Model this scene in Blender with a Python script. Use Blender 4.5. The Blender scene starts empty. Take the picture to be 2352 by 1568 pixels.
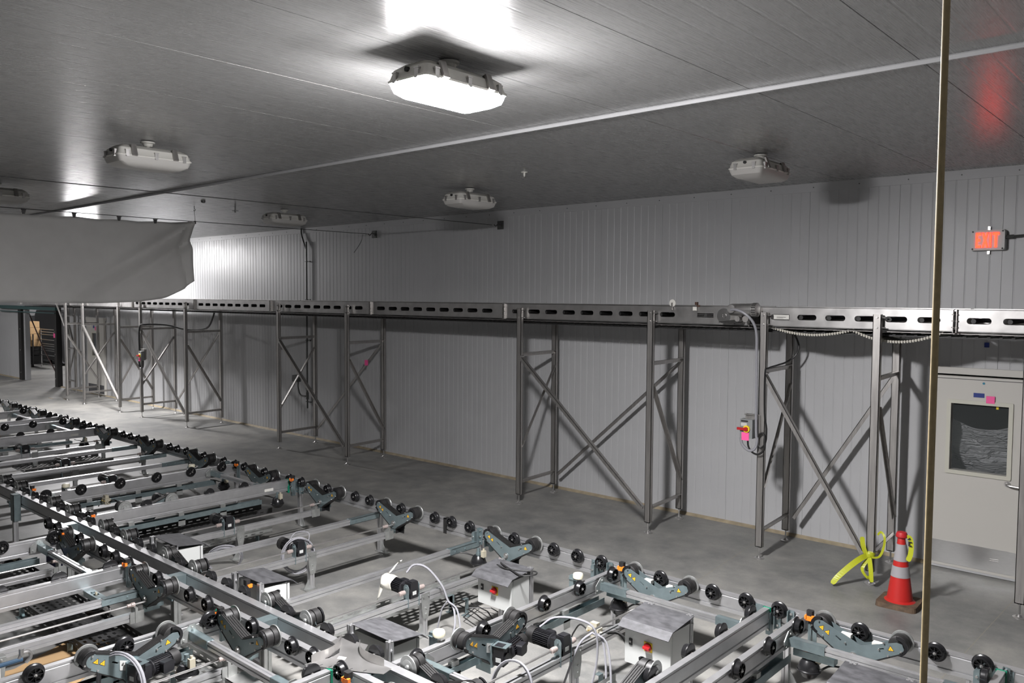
import bpy, bmesh, math, random
from mathutils import Vector, Matrix
from mathutils.geometry import tessellate_polygon
random.seed(4)
PI = math.pi
COL = bpy.context.scene.collection
SC = bpy.context.scene

# ------------------------------------------------------------------ camera, world, exposure
cam_d = bpy.data.cameras.new('camera'); cam = bpy.data.objects.new('camera', cam_d); COL.objects.link(cam)
YAW, PITCH, ROLL = 0.72717134, 0.05425282, 0.00616057
F_ = Vector((-math.sin(YAW)*math.cos(PITCH), math.cos(YAW)*math.cos(PITCH), -math.sin(PITCH)))
R_ = Vector((math.cos(YAW), math.sin(YAW), 0)); U_ = R_.cross(F_)
cR, sR = math.cos(ROLL), math.sin(ROLL)
R2 = cR*R_ + sR*U_; U2 = -sR*R_ + cR*U_
cam.matrix_world = Matrix(((R2.x, U2.x, -F_.x, 0), (R2.y, U2.y, -F_.y, 0), (R2.z, U2.z, -F_.z, 2.86), (0, 0, 0, 1)))
cam_d.sensor_fit = 'HORIZONTAL'; cam_d.sensor_width = 36.0; cam_d.lens = 36.0*1882.3/2352
cam_d.clip_start = 0.05; cam_d.clip_end = 200
SC.camera = cam
w = bpy.data.worlds.new('world'); SC.world = w; w.use_nodes = True
w.node_tree.nodes['Background'].inputs[0].default_value = (0.5, 0.55, 0.6, 1)
w.node_tree.nodes['Background'].inputs[1].default_value = 0.0
SC.view_settings.view_transform = 'Standard'; SC.view_settings.look = 'None'
SC.view_settings.gamma = 1.0; SC.view_settings.use_curve_mapping = False
SC.view_settings.exposure = 0.28
try:
    SC.cycles.use_denoising = True
    SC.cycles.max_bounces = 8; SC.cycles.diffuse_bounces = 4; SC.cycles.glossy_bounces = 4
    SC.cycles.transparent_max_bounces = 8; SC.cycles.sample_clamp_indirect = 6
except Exception:
    pass
LAMP_POWER = 430.0        # emission strength of a lit fixture's diffuser
LIT = {(-3.45, 3.32): 1.0, (-20.5, 7.75): .72, (-33.0, 12.6): .32, (-29.0, 3.4): .5}  # last two are added unseen lamps brightening the back room and far opening

# ------------------------------------------------------------------ materials
def new_mat(name):
    m = bpy.data.materials.new(name); m.use_nodes = True
    return m, m.node_tree, m.node_tree.nodes['Principled BSDF']
def simple(name, col, rough=0.5, metal=0.0, noise=0.0, nscale=20.0, bump=0.0, stretch=(1, 1, 1), emit=None, estr=0, spec=None, trans=0):
    m, t, b = new_mat(name)
    b.inputs['Base Color'].default_value = (*col, 1); b.inputs['Roughness'].default_value = rough
    b.inputs['Metallic'].default_value = metal
    if spec is not None: b.inputs['Specular IOR Level'].default_value = spec
    if trans: b.inputs['Transmission Weight'].default_value = trans
    if emit: b.inputs['Emission Color'].default_value = (*emit, 1); b.inputs['Emission Strength'].default_value = estr
    if noise or bump:
        tc = t.nodes.new('ShaderNodeTexCoord'); mp = t.nodes.new('ShaderNodeMapping'); n = t.nodes.new('ShaderNodeTexNoise')
        mp.inputs['Scale'].default_value = stretch; n.inputs['Scale'].default_value = nscale; n.inputs['Detail'].default_value = 6
        t.links.new(tc.outputs['Object'], mp.inputs[0]); t.links.new(mp.outputs[0], n.inputs['Vector'])
        if noise:
            mx = t.nodes.new('ShaderNodeMix'); mx.data_type = 'RGBA'
            lo = [max(0, c*(1-noise)) for c in col]; hi = [min(1, c*(1+noise)) for c in col]
            mx.inputs[6].default_value = (*lo, 1); mx.inputs[7].default_value = (*hi, 1)
            rp = t.nodes.new('ShaderNodeMapRange'); rp.inputs[1].default_value = .3; rp.inputs[2].default_value = .7
            t.links.new(n.outputs['Fac'], rp.inputs[0]); t.links.new(rp.outputs[0], mx.inputs[0]); t.links.new(mx.outputs[2], b.inputs['Base Color'])
            rr = t.nodes.new('ShaderNodeMapRange'); rr.inputs[3].default_value = rough*.85; rr.inputs[4].default_value = min(1, rough*1.2)
            t.links.new(n.outputs['Fac'], rr.inputs[0]); t.links.new(rr.outputs[0], b.inputs['Roughness'])
        if bump:
            bp = t.nodes.new('ShaderNodeBump'); bp.inputs['Strength'].default_value = bump; bp.inputs['Distance'].default_value = .01
            t.links.new(n.outputs['Fac'], bp.inputs['Height']); t.links.new(bp.outputs[0], b.inputs['Normal'])
    return m

def panel_mat(name, col, rough, bumpscale, axis_stretch, bstr):
    m = simple(name, col, rough, 0.0, noise=.03, nscale=bumpscale, bump=bstr, stretch=axis_stretch)
    return m
def concrete():
    m, t, b = new_mat('polished_concrete')
    tc = t.nodes.new('ShaderNodeTexCoord')
    def noise(sc, det, rough=.6):
        n = t.nodes.new('ShaderNodeTexNoise'); n.inputs['Scale'].default_value = sc; n.inputs['Detail'].default_value = det
        n.inputs['Roughness'].default_value = rough; t.links.new(tc.outputs['Object'], n.inputs['Vector']); return n
    n1, n2, n3 = noise(.55, 8), noise(3.2, 8, .7), noise(60, 3)
    r = t.nodes.new('ShaderNodeValToRGB'); r.color_ramp.elements[0].position = .38; r.color_ramp.elements[1].position = .62
    r.color_ramp.elements[0].color = (.135, .137, .135, 1); r.color_ramp.elements[1].color = (.33, .32, .295, 1)
    e = r.color_ramp.elements.new(.5); e.color = (.225, .222, .21, 1)
    ad = t.nodes.new('ShaderNodeMath'); ad.operation = 'MULTIPLY_ADD'; ad.inputs[1].default_value = .45
    t.links.new(n2.outputs['Fac'], ad.inputs[0]); 
    m2 = t.nodes.new('ShaderNodeMath'); m2.operation = 'MULTIPLY'; m2.inputs[1].default_value = .55
    t.links.new(n1.outputs['Fac'], m2.inputs[0]); t.links.new(m2.outputs[0], ad.inputs[2])
    t.links.new(ad.outputs[0], r.inputs[0])
    mx = t.nodes.new('ShaderNodeMix'); mx.data_type = 'RGBA'; mx.blend_type = 'MULTIPLY'; mx.inputs[0].default_value = .25
    t.links.new(r.outputs[0], mx.inputs[6]); t.links.new(n3.outputs['Fac'], mx.inputs[7]); t.links.new(mx.outputs[2], b.inputs['Base Color'])
    rr = t.nodes.new('ShaderNodeMapRange'); rr.inputs[3].default_value = .38; rr.inputs[4].default_value = .62
    t.links.new(n2.outputs['Fac'], rr.inputs[0]); t.links.new(rr.outputs[0], b.inputs['Roughness'])
    bp = t.nodes.new('ShaderNodeBump'); bp.inputs['Strength'].default_value = .06; bp.inputs['Distance'].default_value = .01
    t.links.new(n2.outputs['Fac'], bp.inputs['Height']); t.links.new(bp.outputs[0], b.inputs['Normal'])
    return m

WHITE = simple('white_coated_steel_wall', (.43, .433, .44), .40, 0, noise=.02, nscale=3, bump=.02)
CEIL = simple('white_coated_steel_ceiling', (.275, .275, .272), .27, 0, noise=.03, nscale=9, bump=.008, stretch=(14, .5, 1))
CONC = concrete()
SEAL = simple('tan_floor_sealant', (.30, .25, .17), .7, 0, noise=.25, nscale=8)
STEEL = simple('brushed_stainless', (.40, .385, .37), .38, .85, noise=.12, nscale=6, stretch=(8, 8, .6), bump=.05)
STEELB = simple('bright_stainless', (.52, .51, .50), .32, .9, noise=.10, nscale=9)
ALU = simple('anodised_aluminium', (.62, .62, .63), .36, .85, noise=.05, nscale=14)
GALV = simple('zinc_plated_steel', (.26, .325, .34), .33, .75, noise=.12, nscale=18)
GALVG = simple('galvanised_grey', (.42, .43, .42), .42, .8, noise=.18, nscale=12)
PLATE = simple('grey_drive_plate', (.17, .215, .225), .4, .5, noise=.08, nscale=16)
BLACKP = simple('black_moulded_plastic', (.011, .011, .012), .26)
RUB = simple('black_rubber', (.014, .0135, .0135), .48, noise=.15, nscale=40)
MOTB = simple('black_motor_enamel', (.012, .012, .014), .3)
GREYP = simple('light_grey_enclosure', (.46, .47, .46), .42)
HOOD = simple('worn_zinc_sheet', (.075, .075, .08), .62, .3, noise=.35, nscale=14, stretch=(1, 2, 1))
RED = simple('red_switch', (.38, .012, .015), .4)
YEL = simple('yellow_plate', (.75, .55, .02), .45)
LABY = simple('warning_yellow', (.78, .42, .02), .5)
INK = simple('black_ink', (.012, .012, .012), .6)
ORG = simple('orange_plastic', (.85, .20, .02), .45)
GRN = simple('green_plastic', (.006, .16, .09), .4)
CREAM = simple('cream_nylon', (.60, .57, .44), .4)
WPL = simple('white_plastic', (.62, .61, .57), .42)
LENSOFF = simple('unlit_diffuser', (.46, .45, .43), .45)
CURT = simple('white_tarpaulin', (.50, .495, .48), .62, 0, noise=.04, nscale=5, bump=.15)
CARD = simple('cardboard', (.40, .26, .13), .8, noise=.06, nscale=6)
CONEO = simple('traffic_cone_orange', (.46, .015, .012), .5)
REFL = simple('reflective_collar', (.32, .31, .32), .45)
BASE = simple('dusty_rubber_base', (.10, .065, .04), .8, noise=.4, nscale=20)
ROPE = simple('beige_rod', (.55, .44, .25), .55, noise=.1, nscale=60)
CABG = simple('grey_cable', (.24, .24, .26), .45)
CABB = simple('black_cable', (.014, .014, .014), .45)
WIRE = simple('steel_wire', (.10, .10, .10), .5, .6)
PINK = simple('pink_sticky_note', (.85, .10, .32), .6)
BLUE = simple('blue_tape', (.01, .03, .20), .6)
DOORM = simple('off_white_door_skin', (.50, .485, .45), .42, bump=.02, nscale=30)
DOORF = simple('cream_window_frame', (.52, .51, .44), .4)
KICK = simple('brushed_kick_plate', (.55, .55, .54), .30, .95, noise=.06, nscale=20, stretch=(1, 1, 20))
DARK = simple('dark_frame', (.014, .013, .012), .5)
TEAL = simple('dark_green_pipe', (.03, .085, .085), .4)
TAPEY = simple('yellow_caution_tape', (.42, .45, .018), .4)
COPP = simple('clear_coupling_ring', (.36, .30, .28), .3, .3)
BLUEP = simple('dark_blue_cover', (.02, .02, .10), .45)
BELTW = simple('white_modular_belt', (.48, .46, .40), .5)
PIPE = simple('grey_conduit', (.05, .052, .05), .45)
GLASS, _t, _b = new_mat('window_glass'); _b.inputs['Base Color'].default_value = (.2, .22, .22, 1); _b.inputs['Roughness'].default_value = .04; _b.inputs['Alpha'].default_value = .12; _b.inputs['IOR'].default_value = 1.45
FILM, _t, _b = new_mat('crumpled_plastic_film'); _b.inputs['Base Color'].default_value = (.8, .82, .84, 1); _b.inputs['Roughness'].default_value = .12; _b.inputs['Alpha'].default_value = .5
_n = _t.nodes.new('ShaderNodeTexNoise'); _n.inputs['Scale'].default_value = 5; _n.inputs['Detail'].default_value = 3; _n.inputs['Distortion'].default_value = 2.5
_tc = _t.nodes.new('ShaderNodeTexCoord'); _mp = _t.nodes.new('ShaderNodeMapping'); _mp.inputs['Scale'].default_value = (1, 1, 3.5)
_t.links.new(_tc.outputs['Object'], _mp.inputs[0]); _t.links.new(_mp.outputs[0], _n.inputs['Vector'])
_bp = _t.nodes.new('ShaderNodeBump'); _bp.inputs['Strength'].default_value = 1; _bp.inputs['Distance'].default_value = .12
_t.links.new(_n.outputs['Fac'], _bp.inputs['Height']); _t.links.new(_bp.outputs[0], _b.inputs['Normal'])
EXITM = simple('lit_exit_letters', (.8, .05, .02), .5, emit=(1.0, .014, .0035), estr=10)
EXITG = simple('exit_letter_glow_edge', (.6, .02, .03), .5, emit=(1.0, .012, .03), estr=.35)
LENS = {}
def lens_mat(f):
    if f not in LENS:          # the LED array throws most of its light straight down, less out of the curved rim
        m = simple('lit_diffuser', (.9, .9, .9), .5, emit=(1.0, .98, .99), estr=LAMP_POWER*f); t = m.node_tree
        g = t.nodes.new('ShaderNodeNewGeometry'); sp = t.nodes.new('ShaderNodeSeparateXYZ'); mr = t.nodes.new('ShaderNodeMapRange')
        t.links.new(g.outputs['True Normal'], sp.inputs[0]); t.links.new(sp.outputs[2], mr.inputs[0])
        mr.inputs[1].default_value = -.35; mr.inputs[2].default_value = -.9; mr.inputs[3].default_value = LAMP_POWER*f*.32; mr.inputs[4].default_value = LAMP_POWER*f*2.6
        t.links.new(mr.outputs[0], t.nodes['Principled BSDF'].inputs['Emission Strength']); LENS[f] = m
    return LENS[f]

# ------------------------------------------------------------------ mesh helpers
MIRX = [False]
class MB:
    def __init__(s): s.v = []; s.f = []
    def add(s, vs, fs):
        o = len(s.v); s.v += [tuple(v) for v in vs]; s.f += [tuple(i+o for i in f) for f in fs]; return s
    def box(s, x0, x1, y0, y1, z0, z1):
        return s.add([(x0,y0,z0),(x1,y0,z0),(x1,y1,z0),(x0,y1,z0),(x0,y0,z1),(x1,y0,z1),(x1,y1,z1),(x0,y1,z1)],
                     [(0,3,2,1),(4,5,6,7),(0,1,5,4),(1,2,6,5),(2,3,7,6),(3,0,4,7)])
    def cbox(s, c, d):
        return s.box(c[0]-d[0]/2, c[0]+d[0]/2, c[1]-d[1]/2, c[1]+d[1]/2, c[2]-d[2]/2, c[2]+d[2]/2)
    def frame(s, d):
        d = Vector(d).normalized(); a = Vector((0,0,1)) if abs(d.z) < .9 else Vector((0,1,0))
        u = d.cross(a).normalized(); return u, d.cross(u).normalized()
    def cyl(s, p0, p1, r, n=12, r1=None, cap=True):
        p0 = Vector(p0); p1 = Vector(p1); r1 = r if r1 is None else r1; u, v = s.frame(p1-p0); vs = []
        for p, rr in ((p0, r), (p1, r1)):
            for i in range(n):
                a = 2*PI*i/n; vs.append(p+u*math.cos(a)*rr+v*math.sin(a)*rr)
        fs = [(i, (i+1) % n, n+(i+1) % n, n+i) for i in range(n)]
        if cap: fs += [tuple(reversed(range(n))), tuple(range(n, 2*n))]
        return s.add(vs, fs)
    def tube(s, pts, r, n=6):
        pts = [Vector(p) for p in pts]; vs = []; u = None
        if 4 <= len(pts) <= 26:
            q = [pts[0]*2-pts[1]]+pts+[pts[-1]*2-pts[-2]]; o = []
            for i in range(1, len(q)-2):
                for k in range(4):
                    t = k/4; a, b, c, d = q[i-1], q[i], q[i+1], q[i+2]
                    o.append(((b*2)+(c-a)*t+(a*2-b*5+c*4-d)*t*t+(b*3-a-c*3+d)*t*t*t)*.5)
            pts = o+[pts[-1]]
        for i, p in enumerate(pts):
            d = (pts[min(i+1, len(pts)-1)]-pts[max(i-1, 0)])
            if d.length < 1e-9: d = Vector((0,0,1))
            d.normalize()
            if u is None: u, v = s.frame(d)
            else:
                u = (u-d*u.dot(d)); u = u.normalized() if u.length > 1e-6 else s.frame(d)[0]; v = d.cross(u)
            for k in range(n):
                a = 2*PI*k/n; vs.append(p+u*math.cos(a)*r+v*math.sin(a)*r)
        fs = []
        for i in range(len(pts)-1):
            for k in range(n): fs.append((i*n+k, i*n+(k+1) % n, (i+1)*n+(k+1) % n, (i+1)*n+k))
        fs += [tuple(reversed(range(n))), tuple(range((len(pts)-1)*n, len(pts)*n))]
        return s.add(vs, fs)
    def lathe(s, p, d, prof, n=16):     # prof: (distance along d, radius)
        p = Vector(p); d = Vector(d).normalized(); u, v = s.frame(d); vs = []
        for t, r in prof:
            for i in range(n):
                a = 2*PI*i/n; vs.append(p+d*t+u*math.cos(a)*r+v*math.sin(a)*r)
        fs = []
        for j in range(len(prof)-1):
            for i in range(n): fs.append((j*n+i, j*n+(i+1) % n, (j+1)*n+(i+1) % n, (j+1)*n+i))
        if prof[0][1] > 1e-6: fs.append(tuple(reversed(range(n))))
        if prof[-1][1] > 1e-6: fs.append(tuple(range((len(prof)-1)*n, len(prof)*n)))
        return s.add(vs, fs)
    def prism(s, poly, fn0, fn1):       # simple polygon mapped to two 3D positions
        n = len(poly); vs = [fn0(*q) for q in poly]+[fn1(*q) for q in poly]
        tri = tessellate_polygon([[Vector((a, b, 0)) for a, b in poly]])
        fs = [(i, (i+1) % n, n+(i+1) % n, n+i) for i in range(n)]
        fs += [tuple(t) for t in tri]+[tuple(n+i for i in reversed(t)) for t in tri]
        return s.add(vs, fs)
    def holed(s, loops, fn0, fn1):      # first loop outer, others holes
        flat = [q for l in loops for q in l]; n = len(flat)
        tri = tessellate_polygon([[Vector((a, b, 0)) for a, b in l] for l in loops])
        vs = [fn0(*q) for q in flat]+[fn1(*q) for q in flat]
        fs = [tuple(t) for t in tri]+[tuple(n+i for i in reversed(t)) for t in tri]; o = 0
        for l in loops:
            k = len(l)
            for i in range(k): fs.append((o+i, o+(i+1) % k, n+o+(i+1) % k, n+o+i))
            o += k
        return s.add(vs, fs)
    def mesh(s, name, mat, smooth=False):
        if MIRX[0]: s.v = [(-a, b, c) for a, b, c in s.v]
        me = bpy.data.meshes.new(name); me.from_pydata(s.v, [], s.f); me.update()
        bm = bmesh.new(); bm.from_mesh(me); bmesh.ops.recalc_face_normals(bm, faces=bm.faces); bm.to_mesh(me); bm.free()
        me.materials.append(mat)
        if smooth:
            for p in me.polygons: p.use_smooth = True
            try: me.set_sharp_from_angle(angle=math.radians(35))
            except Exception: pass
        return me
def tag(o, label=None, cat=None, group=None, kind=None):
    if label: o['label'] = label
    if cat: o['category'] = cat
    if group: o['group'] = group
    if kind: o['kind'] = kind
    return o
def put(name, me, parent=None, loc=(0,0,0), rot=None, label=None):
    o = bpy.data.objects.new(name, me); COL.objects.link(o); o.location = loc
    if rot: o.rotation_euler = rot
    if parent: o.parent = parent
    if label: o['label'] = label
    return o
def thing(name, label, cat, loc=(0,0,0), rz=0, group=None):
    o = bpy.data.objects.new(name, None); COL.objects.link(o); o.location = loc; o.rotation_euler = (0, 0, rz)
    o.empty_display_size = .05
    return tag(o, label, cat, group)
CACHE = {}
def cached(key, fn):
    if key not in CACHE: CACHE[key] = fn()
    return CACHE[key]
def single(name, mb, mat, label, cat, loc=(0,0,0), rz=0, group=None, smooth=False, kind=None):
    return tag(put(name, mb.mesh(name, mat, smooth), None, loc, (0,0,rz)), label, cat, group, kind)
def rr(w, h, r, n=4, cx=0, cy=0):
    out = []
    for sx, sy, a0 in ((1,1,0), (-1,1,90), (-1,-1,180), (1,-1,270)):
        for i in range(n+1):
            a = math.radians(a0+90*i/n); out.append((cx+sx*(w/2-r)+r*math.cos(a), cy+sy*(h/2-r)+r*math.sin(a)))
    return out

# ------------------------------------------------------------------ room shell
X0, X1, Y0, WALL, H = -37.0, 5.0, -8.0, 9.57, 4.21
floor = put('floor', MB().box(X0-6, X1, Y0, 16, -.1, 0).mesh('floor', CONC)); tag(floor, kind='structure')
# saw-cut joints in the slab
m = MB()
for a, b in (((-4.0, 7.2), (-4.2, 9.5)), ((-1.6, 6.2), (-1.5, 9.5))):
    dx, dy = b[0]-a[0], b[1]-a[1]; L = math.hypot(dx, dy); nx, ny = -dy/L*.003, dx/L*.003
    m.add([(a[0]-nx, a[1]-ny, .001), (b[0]-nx, b[1]-ny, .001), (b[0]+nx, b[1]+ny, .001), (a[0]+nx, a[1]+ny, .001)], [(0, 1, 2, 3)])
put('floor_joint', m.mesh('floor_joint', simple('joint_filler', (.26, .24, .20), .7)), floor)

# ceiling panels: 1.02 m wide, running from wall to camera side, fine ribs rolled in
ceiling = thing('ceiling', None, None); tag(ceiling, kind='structure')
def ceil_panel():
    m = MB(); W = 1.0; pr_ = [(0.0, .0), (.004, -.0)]
    prof = [(-.0, .006), (.0025, .0)]
    for i in range(1, 6):
        xx = W*i/6; prof += [(xx-.010, 0), (xx-.004, .0005), (xx+.004, .0005), (xx+.010, 0)]
    prof += [(W+.0135, 0), (W+.0160, .006)]
    n = len(prof); vs = [(a, Y0, b) for a, b in prof]+[(a, WALL+.05, b) for a, b in prof]
    m.add(vs, [(i, i+1, n+i+1, n+i) for i in range(n-1)])
    m.box(0, W+.0168, Y0, WALL+.05, .006, .1)
    return m.mesh('ceiling_panel', CEIL)
x = -1.415-1.0175*36
while x < X1:
    put('ceiling_panel', cached('cp', ceil_panel), ceiling, (x, 0, H)); x += 1.0175
m = MB().prism([(-.045, .0), (-.035, -.012), (.035, -.012), (.045, 0)], lambda a, b: (X0, 5.08+a, H+b), lambda a, b: (X1, 5.08+a, H+b))
m.box(X0, X1, 5.03, 5.046, H-.03, H-.008)
tag(put('trim_1', m.mesh('trim', WHITE)), kind='structure')
m = MB()
x = -30
while x < X1:
    m.cyl((x, 5.10, H-.02), (x, 5.10, H-.011), .008, 6); x += .6
# right wall panels
wall = thing('wall_right', None, None, (0, WALL, 0)); tag(wall, kind='structure')
def wall_panel(z0, z1, W=.997):
    def f():
        prof = [(0, .006), (.002, 0)]
        for i in range(1, 9):
            xx = W*i/9; prof += [(xx-.008, 0), (xx-.003, .003), (xx+.003, .003), (xx+.008, 0)]
        prof += [(W-.004, 0), (W-.002, .006)]
        n = len(prof); vs = [(a, b, z0) for a, b in prof]+[(a, b, z1) for a, b in prof]
        m = MB().add(vs, [(i, n+i, n+i+1, i+1) for i in range(n-1)]); m.box(0, W, .006, .1, z0, z1)
        return m.mesh('wall_panel', WHITE)
    return f
x = -3.84-.997*35
while x < X1:
    xc = x+.5
    if -30.6 < xc < -27.2: k, z0 = 'wp3', 2.45
    elif -24.9 < xc < -23.8: k, z0 = 'wp0', 0.0
    elif -2.3 < xc < -1.3 or -3.0 < x < -1.8 and xc > -2.6: k, z0 = 'wp2', 2.12
    else: k, z0 = 'wp0', 0.0
    put('wall_panel', cached(k, wall_panel(z0, H)), wall, (x, 0, 0)); x += .997
DX0, DX1 = -2.44, -1.50
# infill beside the door, since the panels there stop above the door head
for a, b in ((-2.843, DX0), (DX1, -.849)):
    put('door_side_panel', MB().box(a, b, .0, .1, 0, 2.12).mesh('door_side_panel', WHITE), wall)
put('cove_strip', MB().box(X0, X1, -.012, 0, H-.10, H).mesh('cove_strip', WHITE), wall)
put('floor_sealant', MB().prism([(0, 0), (-.05, 0), (-.03, .012), (0, .03)], lambda a, b: (X0, a, b), lambda a, b: (-30.5, a, b)).prism([(0, 0), (-.05, 0), (-.03, .012), (0, .03)], lambda a, b: (-27.1, a, b), lambda a, b: (DX0, a, b)).prism([(0, 0), (-.05, 0), (-.03, .012), (0, .03)], lambda a, b: (DX1, a, b), lambda a, b: (X1, a, b)).mesh('floor_sealant', SEAL), wall)
m = MB()
x = -22.0
while x < X1:
    m.cyl((x, -.012, H-.05), (x, -.016, H-.05), .008, 6); x += .52
put('rivet', m.mesh('rivet', WIRE), wall)['kind'] = 'stuff'
for nm, bx in (('wall_left', (X0, X1, Y0-.1, Y0, 0, H)), ('wall_near', (X1, X1+.1, Y0, WALL, 0, H)), ('wall_far', (X0-.1, X0, Y0, WALL, 0, H))):
    tag(put(nm, MB().box(*bx).mesh(nm, WHITE)), kind='structure')

# ------------------------------------------------------------------ near door with window
d1 = thing('door_1', None, None, (DX0, WALL, 0)); tag(d1, 'off-white cold room door with window and steel kick plate', None, kind='structure')
DW = DX1-DX0
put('door_frame', MB().box(-.03, DW+.03, -.05, .02, 2.08, 2.15).box(-.03, .0, -.03, .02, 0, 2.08).box(DW, DW+.03, -.03, .02, 0, 2.08).mesh('door_frame', DOORM), d1)
wx0, wx1, wz0, wz1 = .15, .76, 1.03, 1.815
fy = lambda y: (lambda a, b: (a, y, b))
outer = [(0.02, .03), (DW-.02, .03), (DW-.02, 2.06), (.02, 2.06)]
inner = [(wx0+.04, wz0+.04), (wx1-.04, wz0+.04), (wx1-.04, wz1-.04), (wx0+.04, wz1-.04)]
put('leaf', MB().holed([outer, inner], fy(-.06), fy(.03)).mesh('leaf', DOORM), d1)
put('window_frame', MB().holed([rr(wx1-wx0, wz1-wz0, .01, 2, (wx0+wx1)/2, (wz0+wz1)/2), inner], fy(-.075), fy(-.058)).mesh('window_frame', DOORF), d1)
put('pane', MB().box(wx0+.04, wx1-.04, -.03, -.022, wz0+.04, wz1-.04).mesh('pane', GLASS), d1)
put('kick_plate', MB().box(.03, DW-.03, -.064, -.06, .06, .30).mesh('kick_plate', KICK), d1)
m = MB()
for i in range(4):
    for z in (.075, .285): m.cyl((.06+i*.27, -.064, z), (.06+i*.27, -.068, z), .006, 6)
m.box(.60, .68, -.068, -.064, .17, .178); m.box(.60, .68, -.068, -.064, .188, .196)
put('screw', m.mesh('screw', STEELB), d1)
put('threshold_strip', MB().box(.0, DW, -.055, .03, .005, .055).mesh('threshold_strip', WHITE), d1)
put('handle', MB().tube([(.73, -.06, .99), (.73, -.10, .99), (.77, -.115, .985), (.85, -.115, .98)], .012, 8).cyl((.73, -.06, .99), (.73, -.066, .99), .03, 12).mesh('handle', STEELB), d1, label='brushed steel lever handle')
put('head_seam', MB().box(.02, DW-.02, -.0615, -.06, 2.03, 2.036).mesh('head_seam', DARK), d1)
# dim store room behind the window pane
br = thing('wall_behind_door', None, None, (DX0, WALL, 0)); tag(br, kind='structure')
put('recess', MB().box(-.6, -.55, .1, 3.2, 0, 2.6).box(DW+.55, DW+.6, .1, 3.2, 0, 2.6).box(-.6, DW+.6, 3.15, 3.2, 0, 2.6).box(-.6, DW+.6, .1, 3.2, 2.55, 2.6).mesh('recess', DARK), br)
film = MB(); nx_, nz_ = 18, 22; vs = []
for j in range(nz_+1):
    for i in range(nx_+1):
        a, b = i/nx_, j/nz_
        vs.append((.12+a*.7, .14+.035*math.sin(9*b+3*a)+.02*math.sin(17*a+5*b)+.25*(1-b)**2, .98+.62*b-.10*math.sin(PI*a)))
film.add(vs, [(j*(nx_+1)+i, j*(nx_+1)+i+1, (j+1)*(nx_+1)+i+1, (j+1)*(nx_+1)+i) for j in range(nz_) for i in range(nx_)])
single('plastic_film', film, FILM, 'crumpled clear plastic film hanging behind the door window pane', 'plastic film', (DX0, WALL, 0), smooth=True)
single('blue_tape', MB().box(0, .10, -.0, .003, 0, .045), BLUE, 'strip of blue tape on the near door above its window', 'tape', (-2.045, WALL-.064, 1.852))
single('sticky_note', MB().box(0, .078, -.0, .003, 0, .075), PINK, 'pink note on the near door at the window top edge', 'note', (-1.925, WALL-.079, 1.80))
single('blue_tape', MB().box(0, .045, -.0, .003, 0, .05), BLUE, 'small blue tape square on the wall above the near door', 'tape', (-1.975, WALL-.006, 2.37))
single('dot_sticker', MB().cyl((0, 0, 0), (0, .003, 0), .012, 12), simple('teal_dot', (.01, .18, .28), .5), 'tiny round teal sticker near the top of the near door', 'sticker', (-1.955, WALL-.064, 2.0))
single('yellow_tag', MB().box(0, .022, 0, .003, 0, .035), YEL, 'small yellow tag at the top of the door window pane', 'tag', (-1.84, WALL-.034, 1.74))

# ------------------------------------------------------------------ far door behind the bright trestles
d2 = thing('door_2', None, None, (-24.9, WALL, 0)); tag(d2, 'pale far door with narrow window beyond the bright trestles', None, kind='structure')
outer2 = [(0, .03), (1.15, .03), (1.15, 2.12), (0, 2.12)]; inner2 = [(.38, 1.12), (.80, 1.12), (.80, 1.76), (.38, 1.76)]
put('leaf', MB().holed([outer2, inner2], fy(-.06), fy(-.005)).mesh('leaf', DOORM), d2)
put('window_frame', MB().holed([[(.33, 1.07), (.85, 1.07), (.85, 1.81), (.33, 1.81)], inner2], fy(-.075), fy(-.058)).mesh('window_frame', DOORF), d2)
put('pane', MB().box(.38, .80, -.03, -.02, 1.12, 1.76).mesh('pane', simple('dim_pane', (.10, .11, .12), .1)), d2)
put('kick_plate', MB().box(.04, 1.11, -.065, -.06, .06, .30).mesh('kick_plate', HOOD), d2)
put('head_trim', MB().box(-.04, 1.19, -.08, 0, 2.12, 2.2).mesh('head_trim', DOORM), d2)
single('blue_tape', MB().box(0, .10, 0, .003, 0, .08), BLUE, 'blue tape on the far door above its window', 'tape', (-24.47, WALL-.064, 1.90))
single('sticky_note', MB().box(0, .10, 0, .003, 0, .10), PINK, 'pink note on the far door above its window', 'note', (-24.33, WALL-.068, 1.84))

# ------------------------------------------------------------------ loading opening at the far end
op = thing('door_3', None, None, (-28.8, WALL, 0)); tag(op, 'tall opening with black jambs at the far end', None, kind='structure')
put('jamb', MB().box(-1.72, -1.44, -.10, .12, 0, 2.45).mesh('jamb', DARK), op)
put('jamb', MB().box(1.46, 1.66, -.10, .05, 0, 2.45).mesh('jamb', DARK), op)
put('lining', MB().box(-1.44, -1.30, -.02, .12, 0, 2.45).mesh('lining', WHITE), op)
put('header', MB().box(-3.6, 1.7, -.14, -.02, 2.36, 2.47).box(-3.6, 1.7, -.16, -.12, 2.26, 2.29).mesh('header', TEAL), op, label='dark green door track')
m = MB()
for z in (.25, 1.0, 1.7):
    m.cyl((1.52, -.10, z), (1.52, -.11, z), .02, 8); m.cyl((-1.55, -.10, z), (-1.55, -.11, z), .02, 8)
put('bolt', m.mesh('bolt', STEELB), op)
single('sticky_note', MB().box(0, .14, 0, .003, 0, .13), PINK, 'pink note on the black jamb of the far opening', 'note', (-27.38, WALL-.105, 1.52))
back = MB().box(-38, -22, 15.5, 15.6, 0, H).box(-38.1, -38, 9.7, 15.6, 0, H).box(-22, -21.9, 9.7, 15.6, 0, H)
tag(put('wall_back_room', back.mesh('wall_back_room', WHITE)), kind='structure')
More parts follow.
